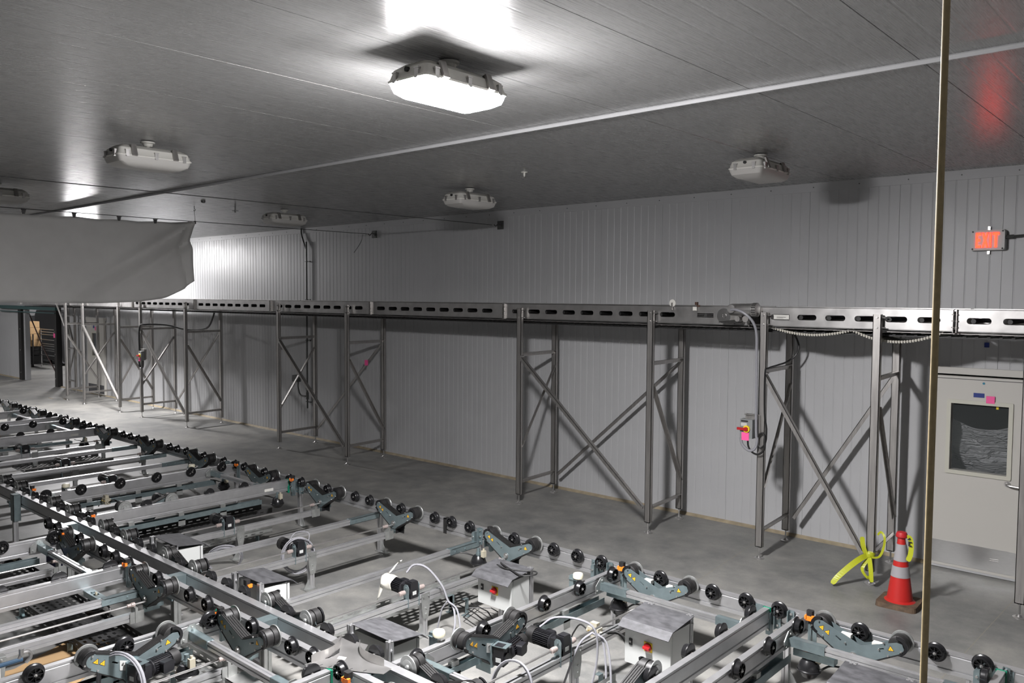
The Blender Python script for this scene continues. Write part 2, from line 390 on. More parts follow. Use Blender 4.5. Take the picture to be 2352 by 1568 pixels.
tag(put('ceiling_back_room', MB().box(-38, -22, 9.7, 15.6, H, H+.1).mesh('ceiling_back_room', WHITE)), kind='structure')
for i in range(4):
    single('cardboard_box', MB().box(0, .62, 0, .35, 0, .235).box(.0, .62, -.004, 0, .11, .125), CARD, ['topmost carton of the stack in the far opening', 'second carton from the top in the far opening', 'third carton from the top in the far opening', 'lowest carton resting on the black crates'][i], 'carton', (-35.9+.04*i, 11.35, 1.80-.245*(i+1)), group='cartons stacked in the far opening')
def crate(z0, h):
    return MB().box(0, .80, 0, .4, z0, z0+h-.03).box(-.02, .82, -.02, .42, z0+h-.06, z0+h-.03).box(.05, .75, .03, .37, z0+h-.03, z0+h-.02)
ct = thing('black_cart', 'low black crates on casters under the cartons in the far opening', 'cart', (-36.0, 11.3, 0))
put('crate', crate(.12, .36).mesh('crate', RUB), ct); put('crate', crate(.48, .20).mesh('crate', RUB), ct); put('crate', crate(.66, .17).mesh('crate', RUB), ct)
for x in (.12, .68):
    put('caster', MB().cyl((x, .1, .06), (x, .16, .06), .06, 12).box(x-.02, x+.02, .1, .16, .06, .13).mesh('caster', RUB), ct)
dt = thing('hand_truck', 'hand truck with curved silver grip beside the cartons', 'hand truck', (-35.05, 11.1, 0))
put('frame_tube', MB().tube([(-.1, 0, .1), (-.05, 0, 1.3), (-.10, 0, 1.55), (-.2, .0, 1.6)], .03, 6).tube([(-.1, .3, .1), (-.05, .3, 1.3)], .025, 6).mesh('frame_tube', RUB), dt)
put('grip', MB().tube([(-.22, 0, 1.62), (-.1, 0, 1.64), (.02, 0, 1.5), (.06, 0, 1.35)], .022, 6).mesh('grip', STEELB), dt)
bc = thing('covered_rack', 'tall black covered rack on casters inside the far opening', 'rack', (-37.6, 12.3, 0))
put('cover', MB().prism([(0, .2), (2.6, .2), (2.6, 2.1), (2.45, 2.2), (.2, 2.2), (0, 2.0)], lambda a, b: (a, 0, b), lambda a, b: (a, .9, b)).mesh('cover', RUB), bc)
for x in (.15, 1.3, 2.4):
    put('caster', MB().cyl((x, .1, .09), (x, .16, .09), .09, 12).box(x-.02, x+.02, .1, .16, .09, .21).mesh('caster', RUB), bc)
lr = thing('wire_shelf', 'silver wire shelf with many thin rungs behind the right jamb', 'shelf', (-35.2, 11.7, 0))
for z in (1.48, 1.38, 1.28, 1.08, .92, .84, .74, .66, .48, .14):
    put('shelf_rung', MB().box(0, 1.5, 0, .03, z, z+.025).mesh('shelf_rung', STEELB), lr)
put('upright', MB().box(1.47, 1.5, 0, .03, 0, 2.2).box(0, .03, .0, .03, 0, 1.5).mesh('upright', STEELB), lr)
single('hanging_hose', MB().tube([(-28.2, 9.9, 2.4), (-28.1, 9.95, 1.3), (-27.95, 9.9, .78), (-27.6, 9.85, .70), (-27.4, 9.8, .95), (-27.5, 9.8, 2.3)], .018, 6), CABG, 'grey hose looped in front of the far opening', 'hose', smooth=True)
single('slanted_rod', MB().tube([(-30.7, 9.8, 2.4), (-29.4, 9.85, 1.1), (-28.5, 9.9, .35), (-28.1, 9.9, .0)], .022, 6), simple('rusty_rod', (.06, .03, .025), .6), 'dark reddish pole leaning across the far opening', 'pole')

# ------------------------------------------------------------------ ceiling light fixtures
def light_parts():
    bx, by = .165, .325
    tray = MB()
    def ring(sx, sy, z, r): return [(a, b, z) for a, b in rr(2*sx, 2*sy, r, 3)]
    rings = [ring(bx, by, .03, .03), ring(bx+.004, by+.004, .04, .03), ring(bx-.006, by-.006, .05, .03), ring(bx-.02, by-.02, .10, .03), ring(bx-.06, by-.06, .13, .03)]
    n = len(rings[0]); vs = [p for r_ in rings for p in r_]
    fs = [(j*n+i, j*n+(i+1) % n, (j+1)*n+(i+1) % n, (j+1)*n+i) for j in range(len(rings)-1) for i in range(n)]
    fs += [tuple(range((len(rings)-1)*n, len(rings)*n)), tuple(reversed(range(n)))]
    tray.add(vs, fs)
    lens = MB(); rings = [ring(bx-.004, by-.004, .03, .03), ring(bx-.010, by-.010, .008, .03), ring(bx-.018, by-.022, -.018, .03), ring(bx-.045, by-.07, -.042, .03), ring(bx-.09, by-.16, -.052, .03)]
    vs = [p for r_ in rings for p in r_]; fs = [(j*n+i, j*n+(i+1) % n, (j+1)*n+(i+1) % n, (j+1)*n+i) for j in range(len(rings)-1) for i in range(n)]
    fs += [tuple(range((len(rings)-1)*n, len(rings)*n))]
    lens.add(vs, fs)
    clip = MB().box(-.012, .012, -.014, .014, -.028, .022).box(-.006, .014, -.018, .018, .018, .026).box(-.006, .016, -.011, .011, -.034, -.028)
    strap = MB().box(-.004, .012, -.022, .022, -.045, .05).box(-.03, .01, -.022, .022, .05, .055)
    mount = MB().lathe((0, 0, .13), (0, 0, 1), [(0, .014), (.02, .014), (.022, .035), (.045, .045), (.05, .06), (.062, .06)], 16)
    hole = MB().cyl((0, -by-.0015, .085), (0, -by+.02, .085), .014, 12)
    return dict(tray=tray.mesh('tray', WPL, True), lens=lens, clip=clip.mesh('clip', STEELB), strap=strap.mesh('strap', STEEL), mount=mount.mesh('mount', WPL, True), hole=hole.mesh('gland_hole', INK))
LP = light_parts(); LZ = 4.01
def light(x, y, label, lit=0):
    t = thing('ceiling_light', label, 'ceiling light', (x, y, LZ), 0, 'ceiling lights' if not lit else None)
    put('housing', LP['tray'], t)
    if lit: me = LP['lens'].mesh('diffuser', lens_mat(lit), True)
    else: me = cached('lens_off', lambda: LP['lens'].mesh('diffuser', LENSOFF, True))
    put('diffuser', me, t)
    for yy in (-.25, 0, .25):
        for s, rz in ((1, 0), (-1, PI)): put('clip', LP['clip'], t, (s*.160, yy, .055), (0, 0, rz))
    for s in (-1, 1):
        for xx in (-.09, .09): put('clip', LP['clip'], t, (xx, s*.32, .055), (0, 0, s*PI/2))
    for yy in (-.19, .17):
        put('strap', LP['strap'], t, (.158, yy, .075), (0, -.35, 0)); put('strap', LP['strap'], t, (-.158, yy, .075), (0, -.35, PI))
    put('mount', LP['mount'], t); put('gland_hole', LP['hole'], t)
    return t
lights = {(-3.45, 3.32): 'large glowing white ceiling light, the only lit one in view', (-7.27, 3.32): 'unlit ceiling light left of the glowing one, near the camera side',
          (-11.35, 3.32): 'unlit ceiling light cut off by the left photo edge above the curtain', (-3.43, 7.34): 'unlit ceiling light at right, close to the exit sign wall',
          (-7.25, 7.34): 'unlit ceiling light by the wall, above the middle of the overhead conveyor', (-11.3, 7.3): 'unlit ceiling light furthest from the camera, just right of the curtain'}
for (x, y), lab in lights.items(): light(x, y, lab, LIT.get((x, y), 0))
for (x, y), f in LIT.items():
    if (x, y) not in lights: light(x, y, {(-20.5, 7.75): 'lit ceiling light hidden behind the curtain', (-29.0, 3.4): 'added unseen lamp at far left that brightens the far opening'}.get((x, y), ('added unseen lamp that lights the room beyond the far opening' if y > 9 else 'lit ceiling light beyond the left side of the photo')), f)
# small ceiling items
s = thing('sprinkler_head', 'small white sprinkler head on the ceiling by the middle light', 'sprinkler', (-5.86, 6.77, H))
put('rosette', MB().lathe((0, 0, 0), (0, 0, -1), [(0, .035), (.008, .035), (.012, .012), (.05, .01)], 12).mesh('rosette', WPL), s)
put('deflector', MB().cyl((0, 0, -.06), (0, 0, -.065), .022, 8).box(-.02, .02, -.003, .003, -.065, -.04).mesh('deflector', STEELB), s)
s = thing('sprinkler_head', 'tiny dark cross-shaped sprinkler on the ceiling right of the curtain', 'sprinkler', (-11.55, 6.6, H))
put('stem', MB().cyl((0, 0, 0), (0, 0, -.09), .01, 8).mesh('stem', WIRE), s)
put('deflector', MB().cyl((0, 0, -.06), (0, 0, -.066), .05, 8).mesh('deflector', WIRE), s)
single('ceiling_plug', MB().lathe((0, 0, 0), (0, 0, -1), [(0, .03), (.02, .03), (.03, .015)], 10), WIRE, 'tiny dark plug on the ceiling left of the cross-shaped sprinkler', 'plug', (-11.2, 5.9, H))

# ------------------------------------------------------------------ wires and curtain
single('support_wire', MB().tube([(-11.95, -2, 3.965), (-11.95, 6, 3.975), (-11.9, 9.45, 3.985)], .005, 5), WIRE, 'thin steel wire carrying the white curtain', 'wire')
single('support_wire', MB().tube([(-8.85, -2, 3.96), (-8.8, 9.4, 3.98)], .005, 5), WIRE, 'thin steel wire crossing beneath the ceiling to the middle of the wall', 'wire')
for x, lab in ((-11.88, 'dark square wire anchor on the wall, left one'), (-8.76, 'dark square wire anchor on the wall, right one')):
    t = thing('wire_anchor', lab, 'anchor', (x, WALL, 3.985))
    put('plate', MB().box(-.055, .055, -.03, 0, -.065, .065).mesh('plate', PIPE), t)
    put('hook', MB().tube([(0, -.03, 0), (-.0, -.07, .02), (-.01, -.11, -.02), (-.01, -.15, .0)], .007, 6).box(-.03, .03, -.035, -.03, -.03, .03).mesh('hook', WIRE), t)
single('wire_tail', MB().tube([(-11.92, 9.32, 3.97), (-11.93, 9.3, 3.86), (-11.95, 9.25, 3.76), (-12.02, 9.2, 3.64)], .005, 5), WIRE, 'loose end of wire dangling by the left wire anchor', 'wire')
t = thing('curtain_hanger', 'thin hook hanging from the ceiling at the curtain corner', 'hanger', (-11.95, 6.15, H))
put('eye_bolt', MB().tube([(0, 0, 0), (0, 0, -.04), (0, .015, -.055), (0, 0, -.075), (0, -.012, -.06)], .005, 5).mesh('eye_bolt', WIRE), t)
put('tether', MB().tube([(0, 0, -.07), (0, .01, -.23)], .003, 4).box(-.008, .008, -.003, .022, -.27, -.225).mesh('tether', WIRE), t)
cb = MB(); top = [(-2.0, 3.88), (3.53, 3.896), (4.24, 3.907), (4.43, 3.925), (4.73, 3.905), (5.02, 3.925), (5.3, 3.915), (5.54, 3.935), (5.8, 3.935), (6.10, 3.96)]
bot = [(-2.0, 2.74), (3.5, 2.748), (4.2, 2.743), (4.79, 2.736), (5.31, 2.757), (5.69, 2.812), (5.96, 2.947), (6.133, 3.072)]
def interp(tab, y):
    for (a, b), (c, d) in zip(tab, tab[1:]):
        if y <= c: return b+(d-b)*(y-a)/(c-a)
    return tab[-1][1]
ny, nz = 150, 26; vs = []
for i in range(ny+1):
    u = i/ny
    for j in range(nz+1):
        v_ = j/nz; yt = -2+8.12*u; yb = -2+8.133*u
        y = yt+(yb-yt)*(1-v_)
        zt, zb = interp(top, y), interp(bot, y); z = zb+(zt-zb)*v_
        e = max(0, (y-4.6)/1.53)
        d = .05*math.sin(y*3.1+z*1.7)*(1-v_)+.02*math.sin(y*7.3-z*3)*(1-v_)
        q = (y-6.10)+(3.95-z)*1.55                      # diagonal fold from the top right corner
        d += -.11*math.exp(-(q/.16)**2)*(.3+e)+.10*math.exp(-((q-.42)/.13)**2)*e
        d += .05*math.exp(-((y-6.02-.04*math.sin(z*5))/.06)**2)*(1 if y > 5.8 else 0)
        if u > .985: y += .008*math.sin(z*9)-.03*max(0, .25-v_)*4*.5
        vs.append((-11.97-d*.9, y, z))
cb.add(vs, [(i*(nz+1)+j, (i+1)*(nz+1)+j, (i+1)*(nz+1)+j+1, i*(nz+1)+j+1) for i in range(ny) for j in range(nz)])
curt = thing('curtain', 'white tarpaulin curtain hanging from a wire at upper left', 'curtain', (0, 0, 0))
o = put('fabric', cb.mesh('fabric', CURT, True), curt)
sm = o.modifiers.new('thick', 'SOLIDIFY'); sm.thickness = .003
for y in (3.81, 4.43, 5.03, 5.55, 6.08, 3.2, 2.6, 2.0):
    put('clip', MB().box(-.012, .012, y-.02, y+.02, 3.925, 3.955).box(-.008, .008, y-.03, y+.03, 3.955, 3.968).box(-.016, .016, y-.012, y+.012, 3.905, 3.93).mesh('clip', WIRE), curt, (-11.955, 0, 0))

# ------------------------------------------------------------------ exit sign and conduit
ex = thing('exit_sign', 'grey wall sign with glowing red letters EXIT', 'exit sign', (-1.965, WALL, 3.468))
put('housing', MB().prism(rr(.315, .215, .02, 3), lambda a, b: (a, -.015, b), lambda a, b: (a*.97, -.085, b*.95)).mesh('housing', GREYP), ex)
m = MB()
for a in (-.135, .135):
    for b in (-.088, .088): m.cyl((a, -.085, b), (a, -.091, b), .009, 8)
put('screw', m.mesh('screw', DARK), ex)
put('bracket', MB().box(-.012, .012, -.03, 0, .10, .14).box(-.012, .012, -.03, 0, -.14, -.10).mesh('bracket', STEELB), ex)
def letter(mb, ch, x, w_, h_, y, t):
    def q(pts): mb.prism(pts, lambda a, b: (x+a*w_, y, (b-.5)*h_), lambda a, b: (x+a*w_, y-t, (b-.5)*h_))
    if ch == 'E': q([(0, 0), (1, 0), (1, .16), (.36, .16), (.36, .42), (.85, .42), (.85, .58), (.36, .58), (.36, .84), (1, .84), (1, 1), (0, 1)])
    if ch == 'X': q([(0, 0), (.32, 0), (.5, .33), (.68, 0), (1, 0), (.68, .5), (1, 1), (.68, 1), (.5, .67), (.32, 1), (0, 1), (.32, .5)])
    if ch == 'I': q([(.0, 0), (1, 0), (1, 1), (.0, 1)])
    if ch == 'T': q([(.33, 0), (.67, 0), (.67, .84), (1, .84), (1, 1), (0, 1), (0, .84), (.33, .84)])
    return mb
for ch, x, w_ in (('E', -.106, .046), ('X', -.050, .056), ('I', .018, .016), ('T', .045, .058)):
    put('letter', letter(MB(), ch, x, w_, .15, -.086, .004).mesh('letter', EXITM), ex)
    put('letter_glow', letter(MB(), ch, x-.003, w_+.006, .156, -.0852, .001).mesh('letter_glow', EXITG), ex)
single('conduit', MB().tube([(-1.80, WALL-.045, 3.495), (-1.62, WALL-.045, 3.505), (0.8, WALL-.045, 3.52)], .013, 8).cyl((-1.815, WALL-.045, 3.495), (-1.74, WALL-.045, 3.498), .02, 10), PIPE, 'black conduit running right from the exit sign', 'conduit')

# ------------------------------------------------------------------ conduit and junction box on the wall
cd = thing('wall_conduit', 'dark conduit coming down the wall behind the overhead conveyor', 'conduit', (-13.97, WALL, 0))
put('pipe', MB().tube([(-.2, -.03, H), (-.17, -.04, 4.06), (-.02, -.05, 3.80), (0, -.05, 3.7), (0, -.05, .60)], .016, 8).mesh('pipe', PIPE), cd)
m = MB()
for z in (3.54, 2.78, 1.97, 1.0, .73): m.box(-.06, .10, -.05, -.02, z-.008, z+.008)
put('strut', m.mesh('strut', PIPE), cd)
put('coupling', MB().cyl((0, -.05, .78), (0, -.05, .92), .028, 10).mesh('coupling', PIPE), cd)
put('junction_box', MB().box(-.47, -.30, -.09, 0, 1.11, 1.24).mesh('junction_box', PIPE), cd)
put('flexible_tail', MB().tube([(-.30, -.06, 1.11), (-.29, -.07, 1.0), (-.2, -.08, .86), (-.05, -.06, .84)], .014, 8).mesh('flexible_tail', PIPE), cd)

# ------------------------------------------------------------------ overhead conveyor trestles
def chan(mb, x, y, z0, z1, dirx):   # C channel standing up, web facing -y
    w_, d_, t_ = .078, .05, .006
    mb.box(x-w_/2, x+w_/2, y-d_/2, y-d_/2+t_, z0, z1); mb.box(x-w_/2, x-w_/2+t_, y-d_/2, y+d_/2, z0, z1); mb.box(x+w_/2-t_, x+w_/2, y-d_/2, y+d_/2, z0, z1)
    mb.box(x-w_/2, x-w_/2+.018, y+d_/2-t_, y+d_/2, z0, z1); mb.box(x+w_/2-.018, x+w_/2, y+d_/2-t_, y+d_/2, z0, z1)
def bar(mb, p0, p1, w_, t_, up=(0, 0, 1), flange=True):
    p0 = Vector(p0); p1 = Vector(p1); d = (p1-p0).normalized(); up = Vector(up); s_ = d.cross(up).normalized(); n = s_.cross(d)
    def bx(a0, a1, b0, b1):
        vs = []
        for p in (p0, p1):
            for a, b in ((a0, b0), (a1, b0), (a1, b1), (a0, b1)): vs.append(p+s_*a+n*b)
        mb.add(vs, [(0, 1, 2, 3), (7, 6, 5, 4), (0, 4, 5, 1), (1, 5, 6, 2), (2, 6, 7, 3), (3, 7, 4, 0)])
    bx(-t_/2, t_/2, -w_/2, w_/2)
    if flange: bx(-t_/2, w_*.8, w_/2-t_, w_/2)
YF, YR = 8.47, 9.31
def bent(t, x, updir):
    xr = x-.06
    for xx, y in ((x, YF), (xr, YR)):
        mb = MB(); chan(mb, xx, y, .13, 2.71 if y == YF else 2.56, 1); mb.box(xx-.034, xx+.034, y-.025, y+.025, .13, .138)
        mb.box(xx-.008, xx+.008, y-.027, y-.024, .15, .21)
        p = put('post', mb.mesh('post', STEEL), t)
        f = MB().cyl((xx, y, .02), (xx, y, .135), .009, 8).lathe((xx, y, 0), (0, 0, 1), [(0, .055), (.006, .055), (.012, .03), (.03, .015)], 16).cyl((xx, y, .12), (xx, y, .135), .016, 6)
        put('levelling_foot', f.mesh('levelling_foot', STEELB, True), p)
        if y == YF:
            b = MB()
            for z in (2.58, 2.68): b.cyl((xx, y-.026, z), (xx, y-.036, z), .012, 6); b.cyl((xx+.03, y, z), (xx+.075, y, z), .008, 6)
            put('bolt', b.mesh('bolt', STEELB), p)
    for z in (2.07, .31):
        m = MB(); bar(m, (x+.01, YF+.025, z), (xr+.01, YR-.025, z), .05, .006); put('rung', m.mesh('rung', STEEL), t)
    m = MB()
    if updir > 0: bar(m, (x+.015, YF+.02, .78), (xr+.015, YR-.02, 1.86), .045, .006)
    else: bar(m, (x+.015, YF+.02, 1.78), (xr+.015, YR-.02, .50), .045, .006)
    put('side_brace', m.mesh('side_brace', STEEL), t)
def trestle(xa, xb, label):
    t = thing('conveyor_trestle', label, 'trestle', (0, 0, 0), 0, 'steel trestles carrying the overhead conveyor')
    if xa is not None: bent(t, xa, 1)
    if xb is not None: bent(t, xb, -1)
    if xa is not None and xb is not None:
        m = MB(); bar(m, (xa+.03, YF-.0, 2.05), (xb-.06, YF-.0, .30), .052, .006, (0, -1, 0)); put('long_brace', m.mesh('long_brace', STEEL), t)
        m = MB(); bar(m, (xa+.02, YR-.0, .30), (xb-.10, YR-.0, 2.03), .052, .006, (0, -1, 0)); put('long_brace', m.mesh('long_brace', STEEL), t)
        b = MB().cyl((xb-.075, YF-.03, .31), (xb-.075, YF+.03, .31), .012, 8).cyl((xa+.045, YF-.03, 2.05), (xa+.045, YF+.03, 2.05), .012, 8)
        put('brace_bolt', b.mesh('brace_bolt', STEELB), t)
trestle(None, -23.6, 'pale brightly lit trestle in front of the far door')
wf = thing('wall_frame', 'narrow grey steel frame against the wall between opening and far door', 'frame', (-25.6, 9.33, 0))
for xx in (-.20, .28):
    m = MB(); chan(m, xx, 0, .10, 2.5, 1); p = put('post', m.mesh('post', STEEL), wf)
    put('levelling_foot', MB().cyl((xx, 0, .01), (xx, 0, .10), .010, 8).cyl((xx, 0, 0), (xx, 0, .01), .05, 12).mesh('levelling_foot', STEELB), p)
for z in (.35, 1.30, 2.25):
    m = MB(); bar(m, (-.2, -.02, z), (.28, -.02, z), .05, .006, (0, -1, 0)); put('rung', m.mesh('rung', STEEL), wf)
for a, b in (((-.2, -.02, 2.2), (.28, -.02, 1.35)), ((-.2, -.02, .4), (.28, -.02, 1.25))):
    m = MB(); bar(m, a, b, .045, .006, (0, -1, 0)); put('brace', m.mesh('brace', STEEL), wf)
single('brace_bar', MB().box(-.02, .02, -.02, .02, 0, .01).tube([(-.75, 0, .35), (0, 0, -.45)], .022, 6), STEEL, 'short slanted bar at the top left of the pale trestle', 'bar', (-23.62, 8.47, 2.4))
trestle(-22.45, -20.28, 'bright trestle just right of the far door')
trestle(-19.09, -16.92, 'trestle with a small red switch on its left post, below the curtain corner')
trestle(-13.34, -11.27, 'trestle in front of the wall conduit with a pink note on its brace')
trestle(-7.39, -5.30, 'wide trestle left of the conveyor motor, standing alone at mid wall')
trestle(-3.87, -2.69, 'trestle under the conveyor motor with switch box and yellow tape')
trestle(-1.39, .8, 'trestle at the right photo edge in front of the near door')

# ------------------------------------------------------------------ overhead conveyor sections
CZ0, CZ1 = 2.56, 2.768
def conv_section(x0, x1, slots, label, louver=None):
    t = thing('conveyor_section', label, 'overhead conveyor', (0, 0, 0), 0, 'sections of the overhead conveyor')
    for nm, y in (('side_plate', 8.53), ('side_plate', 9.2)):
        holes = [rr(.205, .058, .028, 4, s_, 2.662) for s_ in slots]
        if louver and y < 9: holes += [rr(.24, .012, .006, 2, louver, z) for z in (2.645, 2.662, 2.679)]
        m = MB().holed([[(x0+.012, CZ0), (x1-.012, CZ0), (x1-.012, CZ1), (x0+.012, CZ1)]]+holes, lambda a, b: (a, y, b), lambda a, b: (a, y+.005, b))
        s_ = 1 if y < 9 else -1
        m.box(x0+.012, x1-.012, min(y, y+s_*.03), max(y, y+s_*.03), CZ1-.005, CZ1+.004); m.box(x0+.012, x1-.012, min(y, y+s_*.03), max(y, y+s_*.03), CZ0-.002, CZ0+.004)
        p = put(nm, m.mesh(nm, STEELB), t)
        f = MB()
        for xe in (x0+.012, x1-.018):
            f.box(xe, xe+.006, y-.03, y+.004, CZ0-.01, CZ1)
            for z in (2.60, 2.66, 2.72): f.cyl((xe-.008, y-.018, z), (xe+.014, y-.018, z), .007, 6)
        put('end_flange', f.mesh('end_flange', STEEL), p)
    for i in range(int((x1-x0)/.3)): put('roller', cached('cvroll', lambda: MB().cyl((0, 8.54, 2.66), (0, 9.2, 2.66), .022, 8).mesh('roller', RUB)), t, (x0+.15+i*.297, 0, 0))
    put('belt', MB().box(x0+.02, x1-.02, 8.56, 9.17, 2.735, 2.742).mesh('belt', simple('grey_belt', (.12, .13, .13), .5) if 'gb' not in CACHE else CACHE['gb']), t)
    put('return_tray', MB().box(x0+.012, x1-.012, 8.57, 9.17, 2.535, 2.54).mesh('return_tray', STEEL), t)
    m = MB().box(x0, x1, 8.62, 8.66, 2.492, 2.505).box(x0, x1, 9.06, 9.10, 2.49, 2.505)
    xx = x0+.05
    while xx < x1: m.box(xx, xx+.03, 8.61, 9.11, 2.503, 2.512); xx += .1
    put('chain_guide', m.mesh('chain_guide', RUB), t)
    return t
sl = lambda a, n: [a+.297*i for i in range(n)]
conv_section(-2.01, 1.0, sl(-1.812, 9), 'overhead conveyor section at the right photo edge')
conv_section(-3.94, -2.01, sl(-3.725, 6), 'overhead conveyor section right of the conveyor motor')
conv_section(-7.736, -4.05, sl(-7.49, 9), 'overhead conveyor section ending at the conveyor motor, with guide disc', louver=-4.60)
conv_section(-10.70, -7.736, sl(-10.447, 9), 'overhead conveyor section between the two mid trestles')
conv_section(-13.67, -10.70, sl(-13.40, 9), 'overhead conveyor section over the trestle with the pink note')
conv_section(-16.61, -13.67, sl(-16.355, 9), 'overhead conveyor section crossing the wall conduit at its left')
conv_section(-19.6, -16.61, sl(-19.35, 9), 'overhead conveyor section below the curtain corner')
conv_section(-22.6, -19.6, [], 'plain bright conveyor section, first one hidden above the lit trestles')
conv_section(-27.2, -22.6, [], 'plain bright conveyor section, far end near the opening')
# conveyor drive
cm = thing('conveyor_motor', 'stainless cylindrical motor on the overhead conveyor', 'motor', (-4.1, 8.44, 2.735))
put('motor_body', MB().lathe((-.17, 0, 0), (1, 0, 0), [(0, .035), (.002, .055), (.03, .066), (.27, .070), (.275, .074), (.335, .074), (.34, .05)], 24).mesh('motor_body', STEELB, True), cm)
m = MB()
for i in range(18):
    a = 2*PI*i/18; m.box(.12, .165, math.cos(a)*.072-.004, math.cos(a)*.072+.004, math.sin(a)*.072-.006, math.sin(a)*.072+.006)
put('fan_grille', m.mesh('fan_grille', DARK), cm)
put('terminal_cover', MB().cyl((-.10, -.05, .01), (-.10, -.10, .01), .045, 16).mesh('terminal_cover', STEELB), cm)
put('gearbox', MB().box(-.15, -.02, -.01, .08, -.13, -.02).cyl((-.03, -.0, -.10), (-.03, -.09, -.10), .03, 12).cyl((.05, .0, -.10), (.05, -.06, -.10), .035, 14).mesh('gearbox', STEEL), cm)
put('drip_shield', MB().prism([(-.26, -.145), (-.08, -.145), (-.02, -.11), (-.02, -.104), (-.26, -.135)], lambda a, b: (a, -.07, b), lambda a, b: (a, .06, b)).mesh('drip_shield', DARK), cm)
put('liquid_tight_cord', MB().tube([(-.10, -.10, .0), (-.02, -.13, .0), (.08, -.13, -.04), (.16, -.10, -.13), (.19, -.07, -.26), (.19, -.055, -.5), (.20, -.05, -1.3), (.215, -.05, -1.40), (.20, -.06, -1.50), (.14, -.08, -1.535), (.06, -.08, -1.48), (.035, -.08, -1.40)], .015, 8).mesh('liquid_tight_cord', CABG, True), cm, label='grey cord looping down to the switch box')
im = thing('idler_plate', 'square stainless end plate with round bearing cover', 'bearing plate', (-4.37, 8.53, 2.662))
put('plate', MB().box(-.13, .12, -.018, -.012, -.10, .105).mesh('plate', STEELB), im)
put('bearing_cover', MB().lathe((0, -.018, 0), (0, -1, 0), [(0, .085), (.004, .085), (.005, .03), (.018, .028), (.018, .016), (.01, .014)], 28).mesh('bearing_cover', simple('turned_steel', (.62, .61, .60), .25, 1), True), im)
put('screw', MB().cyl((-.09, -.018, .0), (-.09, -.022, .0), .006, 6).cyl((.06, -.022, .06), (.06, -.028, .06), .006, 6).mesh('screw', STEELB), im)
m = thing('guide_disc', 'small white disc standing on the overhead conveyor edge', 'disc', (-5.04, 8.52, 2.80))
put('disc', MB().cyl((0, -.004, 0), (0, .006, 0), .043, 20).mesh('disc', WPL), m)
put('bracket', MB().box(-.009, .009, -.02, -.005, -.085, .005).cyl((0, -.02, -.075), (0, -.03, -.075), .014, 8).mesh('bracket', STEEL), m)
m = thing('limit_sensor', 'small brown sensor on a white block atop the conveyor edge', 'sensor', (-4.73, 8.52, 2.76))
put('sensor_head', MB().box(-.01, .02, -.01, .02, .02, .055).box(.01, .05, -.005, .01, .0, .02).mesh('sensor_head', simple('brown_plastic', (.06, .03, .02), .5)), m)
put('sensor_block', MB().box(-.03, .02, -.02, -.008, -.045, .0).mesh('sensor_block', WPL), m)
m = thing('section_label', 'white nameplate in a black slot right of the conveyor motor', 'nameplate', (-3.70, 8.52, 2.662))
put('plate', MB().box(-.085, .085, -.006, 0, -.024, .024).mesh('plate', WPL), m)
put('print', MB().box(-.05, .05, -.0075, -.006, -.003, .001).box(-.05, .02, -.0075, -.006, -.013, -.010).box(-.085, .085, -.0075, -.006, .026, .030).box(-.085, .085, -.0075, -.006, -.030, -.026).mesh('print', INK), m)
def sag(x0, x1, zt, zm, y0, y1):
    m = MB(); n = 34; vs = []
    for i in range(n+1):
        u = i/n; z = zm+(zt-zm)*(2*u-1)**2
        for y in (y0, y1):
            for dz in (0, .012): vs.append((x0+(x1-x0)*u, y, z+dz))
    for i in range(n):
        a = i*4; b = a+4
        m.add([vs[a], vs[a+2], vs[b+2], vs[b]], [(0, 1, 2, 3)]); m.add([vs[a+1], vs[a+3], vs[b+3], vs[b+1]], [(0, 1, 2, 3)])
        for dy in (0, 2): m.add([vs[a+dy], vs[b+dy], vs[b+dy+1], vs[a+dy+1]], [(0, 1, 2, 3)])
        c = [(vs[a][k]+vs[b][k])/2 for k in range(3)]
        m.box(c[0]-.008, c[0]+.008, y0-.012, y0, c[2]-.010, c[2]+.016)
    return m
single('sagging_belt', sag(-3.86, -2.95, 2.55, 2.475, 8.60, 9.12), BELTW, 'cream belt loop sagging under the conveyor, left of two', 'belt', group='belt loops under the conveyor')
single('sagging_belt', sag(-3.0, -2.12, 2.55, 2.435, 8.60, 9.12), BELTW, 'cream belt loop sagging under the conveyor, right of two', 'belt', group='belt loops under the conveyor')
def switch_box(x, y, z, s, lab, note):
    t = thing('switch_box', lab, 'switch', (x, y, z))
    put('enclosure', MB().box(-.07*s, .055*s, -.05*s, .04*s, -.10*s, .08*s).mesh('enclosure', simple('grey_switch_case', (.20, .21, .21), .45) if 'sw' not in CACHE else CACHE['sw']), t)
    put('bracket', MB().box(-.04*s, .08*s, .0, .045*s, .08*s, .12*s).box(-.045*s, .08*s, -.02*s, .045*s, .12*s, .126*s).box(.055*s, .10*s, .02*s, .04*s, -.08*s, .12*s).mesh('bracket', STEEL), t)
    put('nameplate', MB().box(-.06*s, .01*s, -.052*s, -.05*s, .055*s, .07*s).mesh('nameplate', INK), t)
    put('print', MB().box(-.06*s, -.0*s, -.052*s, -.05*s, .015*s, .045*s).mesh('print', GREYP), t)
    d_ = put('dial', MB().cyl((0, -.05*s, -.01*s), (0, -.066*s, -.01*s), .034*s, 20).mesh('dial', YEL), t)
    put('lever', MB().box(-.085*s, .02*s, -.085*s, -.066*s, -.022*s, .002*s).cyl((0, -.066*s, -.01*s), (0, -.08*s, -.01*s), .02*s, 12).mesh('lever', RED), d_)
    single('sticky_note', MB().box(0, .075*s, 0, .003, 0, .075*s), PINK, note, 'note', (x-.05*s, y-.056*s, z-.12*s))
CACHE['sw'] = simple('grey_switch_case', (.20, .21, .21), .45)
